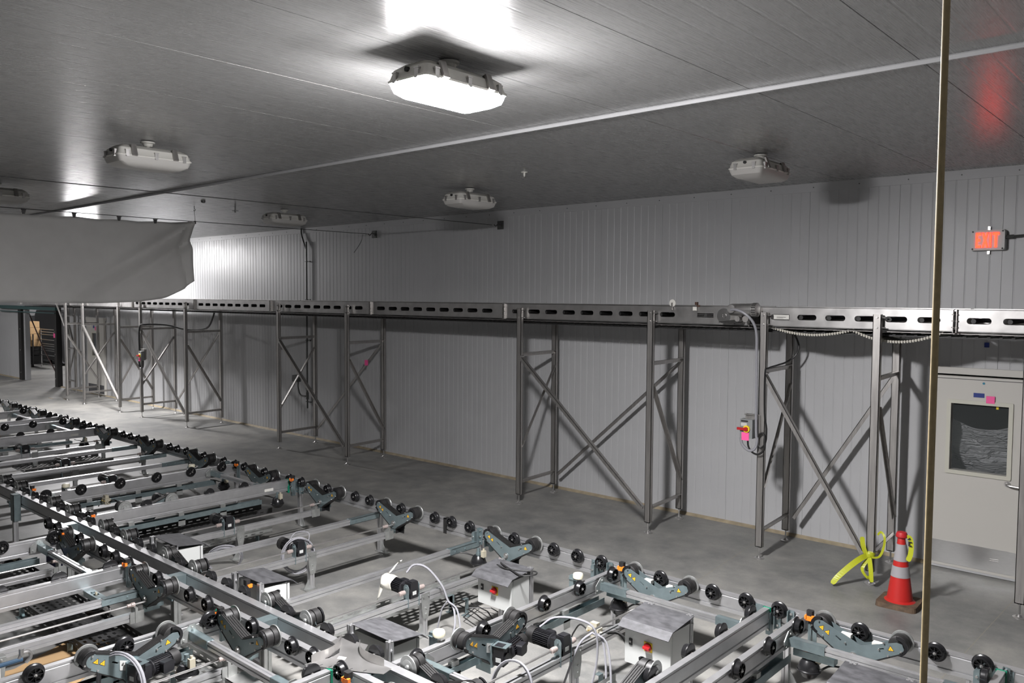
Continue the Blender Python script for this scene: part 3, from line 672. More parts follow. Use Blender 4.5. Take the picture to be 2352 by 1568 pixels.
switch_box(-3.985, 8.40, 1.45, 1.15, 'grey switch box with red lever on the near trestle', 'pink note stuck on the near switch box')
switch_box(-18.9, 8.42, 1.47, 1.15, 'small grey switch box with red lever on the far trestle', 'pink note stuck on the far switch box')
single('power_cable', MB().tube([(-3.99, 8.38, 1.33), (-3.98, 8.38, 1.24), (-3.93, 8.38, 1.18), (-3.86, 8.38, 1.17), (-3.80, 8.38, 1.23), (-3.79, 8.38, 1.33), (-3.82, 8.4, 1.40), (-3.87, 8.40, 1.38), (-3.89, 8.4, 1.30), (-3.85, 8.4, 1.24), (-3.80, 8.41, 1.30), (-3.80, 8.43, 1.45), (-3.83, 8.44, 1.62), (-3.835, 8.44, 2.05), (-3.83, 8.5, 2.10), (-3.86, 8.8, 2.115), (-3.90, 9.15, 2.13), (-3.84, 9.24, 2.2), (-3.80, 9.25, 2.30), (-3.84, 9.25, 2.42), (-3.88, 9.2, 2.5)], .011, 6), CABB, 'black cable running from the near switch box along the trestle rung', 'cable', smooth=True)
single('power_cable', MB().tube([(-18.83, 8.40, 1.35), (-18.85, 8.40, 1.2), (-18.97, 8.40, 1.16), (-19.03, 8.40, 1.3), (-19.05, 8.42, 1.5), (-19.03, 8.42, 2.10), (-18.9, 8.5, 2.17), (-18.9, 9.0, 2.15), (-18.3, 9.2, 2.05), (-17.6, 9.3, 2.1), (-17.3, 9.3, 2.35), (-17.2, 9.3, 2.55)], .02, 6), CABB, 'black cable on the far trestle with the small switch', 'cable', smooth=True)
single('sticky_note', MB().box(-.04, .04, 0, .003, -.05, .05), PINK, 'pink note on the diagonal brace of a trestle', 'note', (-11.76, 9.265, 1.66), .15)

# ------------------------------------------------------------------ traffic cone and caution tape
cn = thing('traffic_cone', 'orange traffic cone with two grey collars on a worn brown base', 'traffic cone', (-2.29, 8.07, 0), .04)
put('base', MB().prism(rr(.36, .36, .05, 4), lambda a, b: (a, b, 0), lambda a, b: (a*.97, b*.97, .045)).mesh('base', BASE), cn)
def cr(z): return .028+(.115-.028)*(1-(z-.045)/.62)
put('cone', MB().lathe((0, 0, .045), (0, 0, 1), [(0, .135), (.008, .122)]+[(z-.045, cr(z)) for z in (.06, .2, .35, .5, .6, .665)]+[(.63, .022), (.60, .02)], 32).mesh('cone', CONEO, True), cn)
for a, b in ((.275, .375), (.425, .580)):
    put('reflective_collar', MB().lathe((0, 0, a), (0, 0, 1), [(0, cr(a)+.0005), (0, cr(a)+.003), (b-a, cr(b)+.003), (b-a, cr(b)+.0005)], 32).mesh('reflective_collar', REFL, True), cn)
put('rim_cap', MB().lathe((0, 0, .64), (0, 0, 1), [(0, .045), (.01, .052), (.03, .05), (.05, .042), (.055, .026)], 20).mesh('rim_cap', simple('dark_red_wrap', (.45, .015, .02), .5), True), cn)
def ribbon(pts, w_, tw=0):
    q = [Vector(p) for p in pts]; q = [q[0]*2-q[1]]+q+[q[-1]*2-q[-2]]; o = []
    for i in range(1, len(q)-2):
        for k in range(5):
            t = k/5; a, b, c, e = q[i-1], q[i], q[i+1], q[i+2]
            o.append(((b*2)+(c-a)*t+(a*2-b*5+c*4-e)*t*t+(b*3-a-c*3+e)*t*t*t)*.5)
    pts = o+[q[-2]]
    m = MB(); vs = []; n = len(pts)
    for i, p in enumerate(pts):
        p = Vector(p); d = (Vector(pts[min(i+1, n-1)])-Vector(pts[max(i-1, 0)])).normalized()
        s_ = d.cross(Vector((0, 1, .2))).normalized(); s_ = Matrix.Rotation(tw*i/n, 3, d) @ s_
        k = 1 if 0 < i < n-1 else .6
        vs += [p+s_*w_*.5*k, p-s_*w_*.5*k]
    m.add(vs, [(2*i, 2*i+1, 2*i+3, 2*i+2) for i in range(n-1)]); return m
tp = thing('caution_tape', 'yellow tape knotted round the foot of the trestle by the cone', 'caution tape', (0, 0, 0))
put('knot', MB().lathe((-2.695, 8.46, .27), (0, 0, 1), [(0, .03), (.01, .05), (.04, .055), (.06, .045), (.065, .03)], 10).mesh('knot', TAPEY, True), tp)
for pts, wd in (([(-2.70, 8.42, .30), (-2.75, 8.36, .27), (-2.82, 8.28, .20), (-2.90, 8.18, .10), (-2.94, 8.12, .03)], .055),
                ([(-2.69, 8.42, .28), (-2.66, 8.38, .20), (-2.64, 8.35, .10), (-2.63, 8.34, .06)], .05),
                ([(-2.72, 8.42, .30), (-2.745, 8.4, .40), (-2.755, 8.40, .48)], .045), ([(-2.70, 8.42, .26), (-2.74, 8.38, .16), (-2.68, 8.36, .09), (-2.66, 8.36, .11)], .035),
                ([(-2.68, 8.42, .28), (-2.60, 8.44, .30), (-2.565, 8.46, .40), (-2.56, 8.46, .50), (-2.60, 8.48, .54), (-2.64, 8.5, .50)], .022)):
    put('tape_tail', ribbon(pts, wd, .5).mesh('tape_tail', TAPEY), tp)
tt = thing('tape_strip', 'yellow caution strip with black letters hanging from the cone top', 'caution tape', (-2.235, 8.04, .0))
put('strip', ribbon([(0, 0, .66), (.03, -.01, .655), (.042, -.012, .58), (.036, -.012, .50), (.015, -.012, .44)], .045, .2).mesh('strip', TAPEY), tt)
put('lettering', MB().prism([(.02, .585), (.05, .585), (.05, .595), (.03, .595), (.03, .62), (.05, .62), (.05, .63), (.02, .63)], lambda a, b: (a, -.026, b), lambda a, b: (a, -.028, b)).prism([(.005, .64), (.04, .648), (.03, .665)], lambda a, b: (a, -.02, b), lambda a, b: (a, -.022, b)).mesh('lettering', INK), tt)

# ------------------------------------------------------------------ near vertical rod
single('vertical_rod', MB().cyl((-.557, 2.18, 0), (-.557, 2.18, H), .0088, 12), ROPE, 'tall thin beige rod standing close to the camera at right', 'rod', smooth=True)

# ================================================================== roller conveyor table
TOP, HUB = .575, .567
def wheel_mesh():            # axis +Y, rail face at y = 0, hub side at y = .06
    m = MB().lathe((0, 0, 0), (0, 1, 0), [(.010, .030), (.010, .060), (.013, .064), (.019, .064), (.024, .055), (.027, .053), (.050, .051), (.055, .048), (.055, .043), (.040, .041), (.040, .017), (.054, .016), (.054, .006)], 24)
    for i in range(8):
        a = 2*PI*i/8; c, s = math.cos(a), math.sin(a); t = .0018
        p = [(c*.015-s*t, s*.015+c*t), (c*.015+s*t, s*.015-c*t), (c*.042+s*t, s*.042-c*t), (c*.042-s*t, s*.042+c*t)]
        m.add([(q[0], .038, q[1]) for q in p]+[(q[0], .052, q[1]) for q in p], [(4, 5, 6, 7), (0, 1, 5, 4), (1, 2, 6, 5), (2, 3, 7, 6), (3, 0, 4, 7)])
    return m.mesh('roller_wheel', BLACKP, True)
def bolt_mesh():
    return MB().cyl((0, -.004, 0), (0, .010, 0), .010, 10).lathe((0, .054, 0), (0, 1, 0), [(0, .010), (.003, .010), (.004, .006), (.009, .005), (.010, .0)], 10).mesh('axle_bolt', STEELB, True)
def wheel(parent, x, y, rz):
    w_ = put('roller_wheel', cached('wheel', wheel_mesh), parent, (x, y, HUB), (0, 0, rz))
    put('axle_bolt', cached('bolt', bolt_mesh), w_)
def prof(w_, h_, kind='rail'):   # cross section (u, v), v from -h to 0, T slots in the sides
    a = w_/2; g = .006; b = .010
    if kind == 'rail':
        side = [(a, 0), (a, -.010), (a-.005, -.013), (a-.005, -.019), (a, -.022), (a, -h_+.040), (a-b, -h_+.038), (a-b, -h_+.028), (a, -h_+.026), (a, -h_)]
    else:
        side = [(a, 0), (a, -h_/2+.005), (a-b, -h_/2+.004), (a-b, -h_/2-.004), (a, -h_/2-.005), (a, -h_)]
    return [(-u, v) for u, v in side]+[(u, v) for u, v in reversed(side)]
def beam_mb(mb, axis, a0, a1, c, top, w_, h_, kind='beam'):
    p = prof(w_, h_, kind)
    if kind == 'beam':           # top slot as well
        s = [(-.005, 0), (-.004, -.008), (.004, -.008), (.005, 0)]; k = len(p)//2
        p = p[:0]+[(-w_/2, 0)]+s+[(w_/2, 0)]+[q for q in reversed([(q[0], q[1]) for q in p[k:]])][::-1][:0]
        a = w_/2; b = .009; hh = h_/2
        p = [(-a, 0)]+s+[(a, 0), (a, -hh+.005), (a-b, -hh+.004), (a-b, -hh-.004), (a, -hh-.005), (a, -h_), (-a, -h_), (-a, -hh-.005), (-a+b, -hh-.004), (-a+b, -hh+.004), (-a, -hh+.005)]
    if axis == 'x': return mb.prism(p, lambda u, v: (a0, c+u, top+v), lambda u, v: (a1, c+u, top+v))
    return mb.prism(p, lambda u, v: (c+u, a0, top+v), lambda u, v: (c+u, a1, top+v))
def post_mb(mb, x, y, z0, z1, s=.05):
    a = s/2; g = .005; d = .009
    p = [(-a, -a), (-g, -a), (-g, -a+d), (g, -a+d), (g, -a), (a, -a), (a, -g), (a-d, -g), (a-d, g), (a, g), (a, a), (g, a), (g, a-d), (-g, a-d), (-g, a), (-a, a), (-a, g), (-a+d, g), (-a+d, -g), (-a, -g)]
    return mb.prism(p, lambda u, v: (x+u, y+v, z0), lambda u, v: (x+u, y+v, z1))
def leg(parent, x, y, z1, dirx=1):
    l = put('leg', post_mb(MB(), x, y, .008, z1).mesh('leg', ALU), parent)
    m = MB().box(x-.05, x+.11*1, y-.04, y+.04, 0, .008).prism([(.025, .008), (.10, .008), (.025, .13)], lambda u, v: (x+u, y-.004, v), lambda u, v: (x+u, y+.004, v))
    for dx in (-.038, .09): m.cyl((x+dx, y+.02*(1 if dx < 0 else 0), .008), (x+dx, y+.02*(1 if dx < 0 else 0), .025), .008, 6)
    put('foot_bracket', m.mesh('foot_bracket', GALVG), l)

def rail(label, axis, a0, a1, c, wid, wheels, side, legs=(), joints=(), group=None, legtop=TOP-.14):
    t = thing('roller_rail', label, 'conveyor rail', (0, 0, 0), 0, group)
    put('profile', beam_mb(MB(), axis, a0, a1, c, TOP, wid, .14, 'rail').mesh('profile', ALU), t)
    for w_ in wheels:
        if axis == 'x': wheel(t, w_, c+side*wid/2, 0 if side > 0 else PI)
        else: wheel(t, c+side*wid/2, w_, -PI/2 if side > 0 else PI/2)
    for l in legs:
        if axis == 'x': leg(t, l, c-.03*side*0, legtop)
        else: leg(t, c, l, legtop)
    for j in joints:
        m = MB()
        if axis == 'x':
            y = c+side*wid/2
            m.box(j-.06, j+.06, min(y, y+side*.004), max(y, y+side*.004), TOP-.135, TOP-.012)
            for dx in (-.04, .04):
                for z in (TOP-.03, TOP-.075, TOP-.12): m.cyl((j+dx, y+side*.004, z), (j+dx, y+side*.012, z), .007, 6)
        else:
            x = c+side*wid/2
            m.box(min(x, x+side*.004), max(x, x+side*.004), j-.06, j+.06, TOP-.135, TOP-.012)
            for dy in (-.04, .04):
                for z in (TOP-.03, TOP-.075, TOP-.12): m.cyl((x+side*.004, j+dy, z), (x+side*.012, j+dy, z), .007, 6)
        put('splice_plate', m.mesh('splice_plate', GALV), t)
    return t
R1W = [-1.13, -1.40, -1.88, -2.46, -2.72, -3.0, -3.47, -4.06, -4.32, -4.59, -5.07, -5.66, -5.92, -6.17, -6.70, -7.24, -7.5, -8.03, -8.57, -8.83, -9.40, -9.89, -10.14, -10.43, -10.98, -11.5, -11.78, -12.02, -12.57, -13.10, -13.38, -13.65, -14.20, -14.74, -15.0, -15.27, -15.8, -16.33, -16.6, -16.87, -17.4, -17.94, -18.2, -18.5, -19.0, -19.5, -19.8]
R1 = rail('long wheeled rail nearest the wall, in front of the traffic cone', 'x', -20.4, -.3, 5.80, .06, R1W, -1,
          [-1.2, -2.42, -3.95, -5.57, -7.12, -8.68, -10.2, -11.5, -13.05, -14.6, -16.2, -17.8, -19.4], (-1.02, -2.62, -4.12, -8.72, -10.3), None)
m = MB().prism([(-.5, 0), (.0, 0)], lambda u, v: (0, 0, 0), lambda u, v: (0, 0, 0)) if False else MB()
x = -20.3
A = rail('long wheeled rail of the middle pair, wheels facing the wall', 'x', -20.4, -1.0, 3.212, .065, [w_ for w_ in R1W if w_ < -3.2], 1, [-12.2, -14.6, -17.8], (-5.35, -8.72), None)
B = rail('long wheeled rail of the middle pair, wheels facing the camera', 'x', -8.95, -1.0, 3.025, .05, [-3.3, -3.6, -4.03, -4.32, -4.56, -5.04, -5.66, -5.93, -6.46, -7.0, -7.27, -7.52, -8.05, -8.6, -8.85], -1, [], (-5.45, -8.3), None)
for x in (-3.9, -5.1, -6.45, -8.7):
    t = thing('rail_clamp', 'zinc clamp block joining the middle rails, %s' % {-3.9: 'beneath the curved guard plate', -5.1: 'left of the curved guard plate', -6.45: 'beside the box nearest the lower left drive', -8.7: 'behind the blue cover', -11.1: 'with its tall post at the left photo edge'}[x], 'clamp', (x, 3.11, 0), 0, 'clamp blocks of the middle rails')
    put('bracket', MB().box(-.05, .05, -.05, .07, TOP-.16, TOP-.01).box(-.055, .055, -.06, -.05, TOP-.2, TOP+.0).mesh('bracket', GALV), t)
    m = MB(); post_mb(m, 0, 0, .008, TOP-.14, .06); m.box(-.07, .07, -.05, .05, 0, .008); put('leg', m.mesh('leg', GALVG), t)

for x, lab in ((-10.35, 'tall zinc post clamped to the middle rails at the left photo edge'),):
    t = thing('clamp_post', lab, 'post', (x, 3.13, 0))
    put('channel', MB().box(-.05, .05, -.03, -.025, .28, TOP+.01).box(-.05, -.045, -.03, .045, .28, TOP+.01).box(.045, .05, -.03, .045, .28, TOP+.01).box(-.05, .05, -.03, .045, TOP+.006, TOP+.011).mesh('channel', GALV), t)
    m = MB(); post_mb(m, 0, 0, .008, .40, .05); m.box(-.06, .06, -.05, .05, 0, .008); put('leg', m.mesh('leg', ALU), t)
# ---- cross lanes (rails along Y)
YW = [5.56, 5.11, 4.66, 4.21, 3.76, 3.40]
LANES = [(-2.29, 1, 3.3, 5.77, [5.55, 5.09, 4.64, 4.19, 3.74, 3.40], 'cross rail with bright ends right of the large switch box'),
         (-2.54, -1, 3.3, 5.77, [5.55, 5.10, 4.65, 4.20, 3.76, 3.40], 'cross rail directly beside the large switch box'),
         (-3.865, 1, 3.25, 5.77, [5.56, 5.11, 4.67, 4.01, 3.40], 'cross rail carrying the direct-mounted gear motor at lower middle'),
         (-1.02, -1, 3.3, 5.77, [5.56, 5.1, 4.65, 4.2], 'cross rail at the lower right photo corner with green end'),
         (-8.80, -1, 3.25, 5.77, [5.56, 5.12, 4.68, 3.95, 3.37], 'plain cross rail with white sticker, end fixed by green strip'),
         (-10.16, 1, 3.25, 5.77, [5.54, 5.11, 4.66, 4.21, 3.76, 3.38], 'cross rail with five dark wheels in a row at middle left'),
         (-14.65, -1, 3.25, 5.77, [5.5, 5.0, 4.55, 3.95], 'cross rail at the far left with a white sticker near its end'),
         (-15.88, 1, 3.25, 5.77, [5.6, 5.11, 4.67, 4.2], 'far cross rail with three dark wheels'),
         (-16.46, -1, 3.25, 5.77, [5.6, 5.1, 4.6], 'thin far cross rail behind the one with three wheels'),
         (-17.86, 1, 3.25, 5.77, [5.58, 5.1, 4.6], 'farthest cross rail in view')]
for c, sd, a0, a1, ws, lab in LANES:
    rail(lab, 'y', a0, a1, c, .045, ws, sd)
T2 = [(-5.41, 1, .4, 2.99, [2.83, 2.24, 1.7, 1.3], 'camera-side cross rail with two wheels and a coiled cable, lower left'),
      (-4.09, -1, .4, 2.99, [2.83, 2.4, 2.0], 'camera-side cross rail below the curved guard plate with green end'),
      (-6.99, -1, .4, 2.99, [2.83, 2.43, 2.0, 1.6], 'wide bright camera-side cross rail at the left photo edge'),
      (-8.34, 1, .4, 2.99, [2.83, 2.39, 1.95], 'camera-side cross rail behind the wide bright one')]
for c, sd, a0, a1, ws, lab in T2:
    rail(lab, 'y', a0, a1, c, .045, ws, sd)
# green end strips and white stickers
for x, y, z, lab in ((-8.80, 5.70, .50, 'green edge strip at the end of the plain cross rail'), (-2.54, 5.72, .50, 'green edge strip at the end of the rail beside the large switch box'), (-1.02, 5.72, .50, 'green edge strip at the lower right photo corner'), (-4.09, 2.93, .50, 'green edge strip under the curved guard plate')):
    single('green_strip', MB().box(-.03, .03, -.008, .004, -.09, .078).box(.028, .032, -.02, .004, -.09, .0), GRN, lab, 'strip', (x, y, z))
single('white_sticker', MB().box(0, .001, -.06, .06, -.016, .018), WPL, 'white sticker on the plain cross rail near its end', 'sticker', (-8.777, 5.42, .49))
single('white_sticker', MB().box(0, .001, -.06, .06, -.016, .018), WPL, 'white sticker on the far left cross rail', 'sticker', (-14.627, 5.35, .49))

# ---- tie beams, spacers, lifting channels
def tie(x, label, y0=3.26, y1=5.76, top=.445, lg=True):
    t = thing('tie_beam', label, 'beam', (x, 0, 0), 0, 'low beams running toward the wall')
    put('profile', beam_mb(MB(), 'y', y0, y1-.38, 0, top, .06, .05).mesh('profile', ALU), t)
    m = MB().box(-.032, .032, y1-.40, y1, top-.052, top-.048).box(-.032, -.029, y1-.40, y1, top-.052, top+.004).box(.029, .032, y1-.40, y1, top-.052, top+.004).box(-.032, .032, y1-.38, y1, top, top+.004)
    m.cyl((.032, y1-.33, top-.025), (.038, y1-.33, top-.025), .008, 6).cyl((.032, y1-.20, top-.025), (.038, y1-.20, top-.025), .008, 6)
    put('end_sleeve', m.mesh('end_sleeve', GALV), t)
    return t
for x, lab in ((-5.57, 'tie beam between the box with red knob and the coiled motor'), (-7.12, 'tie beam between two motors at photo centre left'), (-11.5, 'tie beam behind the five-wheel cross rail'), (-13.2, 'far tie beam, nearer of two'), (-12.2, 'tie beam with white highlight at middle left')): tie(x, lab)
tie(-6.62, 'bright tie beam below the wide rail at lower left', .4, 2.98, .46)
def spacer(x0, x1, y, label, top=.53):
    t = thing('spacer_beam', label, 'beam', (0, y, 0), 0, 'short spacer beams between cross rails')
    put('profile', beam_mb(MB(), 'x', x0+.25, x1-.2, 0, top, .045, .05).mesh('profile', ALU), t)
    m = MB()
    for a, b in ((x0+.03, x0+.28), (x1-.23, x1-.03)):
        m.box(a, b, -.025, .025, top, top+.004).box(a, b, -.027, -.023, top-.055, top+.004).box(a, b, .023, .027, top-.055, top+.004)
    put('end_sleeve', m.mesh('end_sleeve', GALV), t)
    m = MB()
    for x, s in ((x0+.025, 1), (x1-.03, -1)):
        m.prism([(-.085, top-.07), (.085, top-.07), (.085, top-.01), (.02, top+.045), (-.02, top+.045), (-.085, top-.01)], lambda u, v: (x, u, v), lambda u, v: (x+.005, u, v))
        for u, v in ((0, top+.022), (-.065, top-.05), (.065, top-.05)): m.cyl((x, u, v), (x+s*.014, u, v), .009, 6)
    put('end_bracket', m.mesh('end_bracket', GALVG), t)
for a in ((-3.85, -2.56, 5.42, 'spacer beam above the large switch box, by the wall-side rail'), (-2.27, -1.04, 5.42, 'spacer beam below the drive in front of the cone'), (-10.14, -8.82, 5.40, 'spacer beam near the white bollard at middle left'),
          (-10.14, -8.82, 3.45, 'spacer beam along the middle rails at far left, bright glare on it'), (-3.85, -2.56, 3.47, 'spacer beam leaving the bottom photo edge at centre'), (-15.86, -14.67, 5.40, 'far spacer beam, nearer of two'), (-17.84, -16.48, 5.40, 'far spacer beam, farther of two'),
          (-5.39, -4.11, 2.70, 'large spacer beam running down to the bottom photo edge at left'), (-8.32, -7.01, 2.71, 'spacer beam with strong glare right of the blue cover'), (-2.27, -1.04, 3.47, 'spacer beam outside the lower right of the photo')):
    spacer(*a)
def lift(x, y0, y1, label, off):
    t = thing('lift_channel', label, 'channel', (x+off, 0, 0), 0, 'dark zinc lifting channels under the cross rails')
    put('channel', MB().box(-.03, .03, y0, y1, .345, .35).box(-.03, -.026, y0, y1, .35, .40).box(.026, .03, y0, y1, .35, .40).mesh('channel', GALV), t)
    m = MB()
    for y in (y0+.45, (y0+y1)/2, y1-.5):
        m.box(-.02, .025, y-.03, y+.03, .40, .435).box(.026, .03, y-.04, y+.04, .29, .36)
    put('bracket', m.mesh('bracket', GALVG), t)
    m = MB().cyl((0, y0+.8, .30), (0, y0+.8, .36), .006, 6).cyl((0, y0+.9, .28), (0, y0+.9, .36), .006, 6)
    put('hose', MB().tube([(.0, y0+.2, .41), (.01, y0+.8, .415), (0, y1-.8, .41), (.0, y1-.3, .415)], .006, 5).mesh('hose', CABB), t)
lift(-3.865, 3.3, 5.45, 'zinc lifting channel under the rail carrying the gear motor', .02)
lift(-2.29, 3.3, 5.45, 'zinc lifting channel under the rail right of the large switch box', .02)
lift(-10.16, 3.4, 5.45, 'zinc lifting channel under the five-wheel cross rail', .02)
lift(-8.80, 3.3, 5.3, 'zinc lifting channel under the plain cross rail', .03)
lift(-14.65, 3.3, 5.3, 'zinc lifting channel under the far left cross rail', .03)
lift(-5.41, .4, 2.7, 'zinc lifting channel under the camera-side rail with the coiled cable', .02)
lift(-8.34, .4, 2.7, 'zinc lifting channel under the hindmost camera-side rail', .02)
def bellow(x, y, z, label, arm=0):
    t = thing('air_bellow', label, 'air bellow', (x, y, z), 0, 'black air bellows lifting the cross rails')
    put('bellow', MB().lathe((0, 0, -.055), (0, 0, 1), [(0, .045), (.005, .05), (.035, .072), (.042, .080), (.050, .080), (.055, .074), (.062, .074), (.095, .062), (.118, .045), (.122, .03)], 24).mesh('bellow', BLACKP, True), t)
    put('stem', MB().cyl((0, 0, .06), (0, 0, .13), .016, 10).cyl((0, 0, .066), (0, 0, .09), .026, 10).mesh('stem', GALV), t)
    put('valve', MB().box(.05, .085, -.02, .02, .06, .12).cyl((.068, 0, .05), (.068, 0, .14), .01, 8).mesh('valve', simple('beige_valve', (.38, .35, .27), .5) if 'val' not in CACHE else CACHE['val']), t)
    if arm: put('support_arm', MB().box(-.10, .18, -.035, .035, .075, .12).mesh('support_arm', GALV), t)
    put('hose', MB().tube([(.07, 0, .0), (.14, .02, .05), (.24, .03, .05), (.26, .02, -.02), (.20, 0, -.10), (.10, -.02, -.09)] if arm else [(-.05, -.01, .05), (-.14, -.03, .06), (-.2, -.08, .07)], .007, 6).mesh('hose', CABB, True), t)
CACHE['val'] = simple('beige_valve', (.38, .35, .27), .5)
bellow(-5.36, 5.56, .33, 'black air bellow beside the switch box with cables on top')
bellow(-3.72, 5.52, .33, 'black air bellow under the spacer beam above the large switch box', 1)
bellow(-2.12, 5.47, .33, 'black air bellow above the paper cup at lower right', 1)
bellow(-8.72, 5.50, .33, 'black air bellow under the end of the plain cross rail')
bellow(-10.0, 5.50, .33, 'black air bellow near the end of the five-wheel rail')
bellow(-6.86, 2.62, .33, 'black air bellow below the wide bright rail at lower left', 1)
bellow(-14.5, 5.45, .33, 'far black air bellow by the far left cross rail')
bellow(-5.25, 2.60, .30, 'black air bellow half hidden under the large spacer beam')
bellow(-8.55, 2.55, .32, 'black air bellow by the left edge near the blue cover')

# ---- belt drive units (V shaped)
def tri_label(mb_y, mb_k, cx, cz, s, y, rot):
    def P(k, r_): return [(cx+r_*s*math.cos(rot+PI/2+2*PI*i/3), cz+r_*s*math.sin(rot+PI/2+2*PI*i/3)) for i in range(3)]
    mb_k.prism(P(0, 1.0), lambda a, b: (a, y, b), lambda a, b: (a, y+.0008, b))
    mb_y.prism(P(0, .80), lambda a, b: (a, y+.0008, b), lambda a, b: (a, y+.0014, b))
    mb_k.box(cx-.001, cx+.0012, y+.0014, y+.0018, cz-.006, cz+.006)
def drive_meshes(cover):
    # local: rail face at y=0, unit extends to y=.15 (front plate outward), z relative to HUB
    poly = [(-.285, .028), (-.268, .052), (-.225, .052), (.045, -.048), (.27, .035), (.305, .03), (.32, -.01), (.29, -.035), (.06, -.165), (.035, -.185), (-.045, -.185), (-.06, -.165), (-.30, -.015)]
    d = {}
    f = lambda y: (lambda a, b: (a, y, b))
    slot = [(-.13, -.032), (-.12, -.026), (-.085, -.048), (-.095, -.054)]; slot2 = [(.15, -.045), (.155, -.037), (.19, -.024), (.193, -.032)]
    pl = MB().holed([poly, slot, slot2], f(.128), f(.133)); d['front_plate'] = pl.mesh('front_plate', PLATE)
    d['rear_plate'] = MB().prism(poly, f(.062), f(.066)).mesh('rear_plate', PLATE)
    e = MB()
    edge = [(-.30, -.015), (-.06, -.168), (-.045, -.190), (.035, -.190), (.06, -.170), (.32, -.02)]
    for (a, b), (c, g) in zip(edge, edge[1:]):
        L = math.hypot(c-a, g-b); nx, nz = (g-b)/L*.006, -(c-a)/L*.006
        e.prism([(a, b), (c, g), (c+nx, g+nz), (a+nx, b+nz)], f(.064), f(.136))
    d['belt'] = e.mesh('belt', RUB)
    p = MB()
    for x in (-.238, .275):
        p.lathe((x, 0, .012), (0, 1, 0), [(.026, .060), (.060, .062), (.062, .055), (.068, .055), (.070, .063), (.116, .062), (.122, .052), (.122, .02)], 24)
    d['pulley'] = p
    fl = MB()
    fl.lathe((0, 0, 0), (0, 1, 0), [(.018, .02), (.018, .073), (.022, .075), (.026, .073), (.027, .06)], 28)
    fl.lathe((0, 0, 0), (0, -1, 0), [(-.018, .05), (-.014, .046), (-.016, .02), (-.006, .016), (-.006, 0)], 20)
    d['flange'] = fl.mesh('flange', GALVG, True)
    pu = MB().lathe((0, 0, 0), (0, 1, 0), [(.026, .060), (.060, .062), (.062, .055), (.068, .055), (.070, .063), (.116, .062), (.122, .052), (.122, .02)], 24)
    d['pulley'] = pu.mesh('pulley', RUB, True)
    for kk, (x, a0, a1) in enumerate(((-.238, 80, 250), (.275, -70, 100))):   # black half rings round the plate ends
        n = 12; o = []; i_ = []; hk = MB()
        for k in range(n+1):
            a = math.radians(a0+(a1-a0)*k/n); o.append((x+.064*math.cos(a), .012+.064*math.sin(a))); i_.append((x+.044*math.cos(a), .012+.044*math.sin(a)))
        hk.prism(o+i_[::-1], f(.124), f(.136)); d['belt_guard%d' % kk] = hk.mesh('belt_guard', BLACKP)
    cv = MB()
    if cover:
        for (a, b), (c, g) in (((-.225, .052), (.0, -.03)), ((.0, -.03), (.045, -.045)), ((.045, -.045), (.24, .028))):
            L = math.hypot(c-a, g-b); nx, nz = -(g-b)/L, (c-a)/L
            cv.prism([(a, b), (c, g), (c+nx*.004, g+nz*.004), (a+nx*.004, b+nz*.004)], f(.060), f(.135))
            for k in range(4):
                y = .070+k*.017; cv.prism([(a+nx*.004, b+nz*.004), (c+nx*.004, g+nz*.004), (c+nx*.009, g+nz*.009), (a+nx*.009, b+nz*.009)], f(y), f(y+.006))
    else:
        cv.box(-.10, -.03, .075, .12, -.035, -.005); cv.box(.11, .17, .075, .12, -.03, -.01)
    d['cover'] = cv.mesh('belt_cover' if cover else 'belt_slider', RUB if cover else WPL)
    ly, lk = MB(), MB()
    tri_label(ly, lk, -.222, .002, .024, .133, -.6); tri_label(ly, lk, -.182, -.020, .024, .133, -.6); tri_label(ly, lk, .235, -.018, .024, .133, .15)
    d['warn'] = lk.mesh('warning_label', INK); d['warny'] = ly.mesh('warning_symbol', LABY)
    b = MB()
    for x, z in ((-.292, .0), (-.215, -.055), (-.245, .045), (.30, -.018), (.22, -.068), (.19, .012), (-.06, -.06), (.16, -.04), (.0, -.15)): b.cyl((x, .133, z), (x, .141, z), .0065, 6)
    d['bolts'] = b.mesh('bolt', STEELB)
    d['hub'] = MB().lathe((-.005, .133, -.135), (0, 1, 0), [(0, .028), (.006, .028), (.008, .020), (.016, .018)], 16).mesh('hub', STEELB, True)
    d['hanger'] = MB().prism([(.03, -.185), (.14, -.10), (.14, -.13), (.105, -.165), (.10, -.24), (.03, -.24)], f(.070), f(.075)).box(.030, .034, .07, .13, -.24, -.16).mesh('hanger', BLACKP)
    d['mount'] = MB().box(-.045, .03, .0, .135, -.215, -.185).box(-.045, -.04, .0, .135, -.26, -.185).mesh('mount', GALV)
    return d
MIRX[0] = True; DM = {True: drive_meshes(True), False: drive_meshes(False)}; MIRX[0] = False
def drive(x, y, rz, label, cover=True, hanger=True):
    d = DM[cover]; t = thing('belt_drive', label, 'belt drive', (x, y, HUB), rz, 'V-shaped belt drive units on the rails')
    fp = put('front_plate', d['front_plate'], t); put('rear_plate', d['rear_plate'], t); put('belt', d['belt'], t)
    for lx in (.238, -.275):
        p = put('pulley', d['pulley'], t, (lx, 0, .012)); put('flange', d['flange'], p)
    put('belt_guard', d['belt_guard0'], t); put('belt_guard', d['belt_guard1'], t); put('belt_cover' if cover else 'belt_slider', d['cover'], t)
    put('warning_label', d['warn'], fp); put('warning_symbol', d['warny'], fp); put('bolt', d['bolts'], fp); put('hub', d['hub'], t); put('mount', d['mount'], t)
    if hanger: put('hanger_plate', d['hanger'], t)
    return t
MX = [-1.88, -3.47, -5.07, -6.70, -8.03, -9.40, -10.98, -12.57, -14.20, -15.8, -17.4, -19.0]
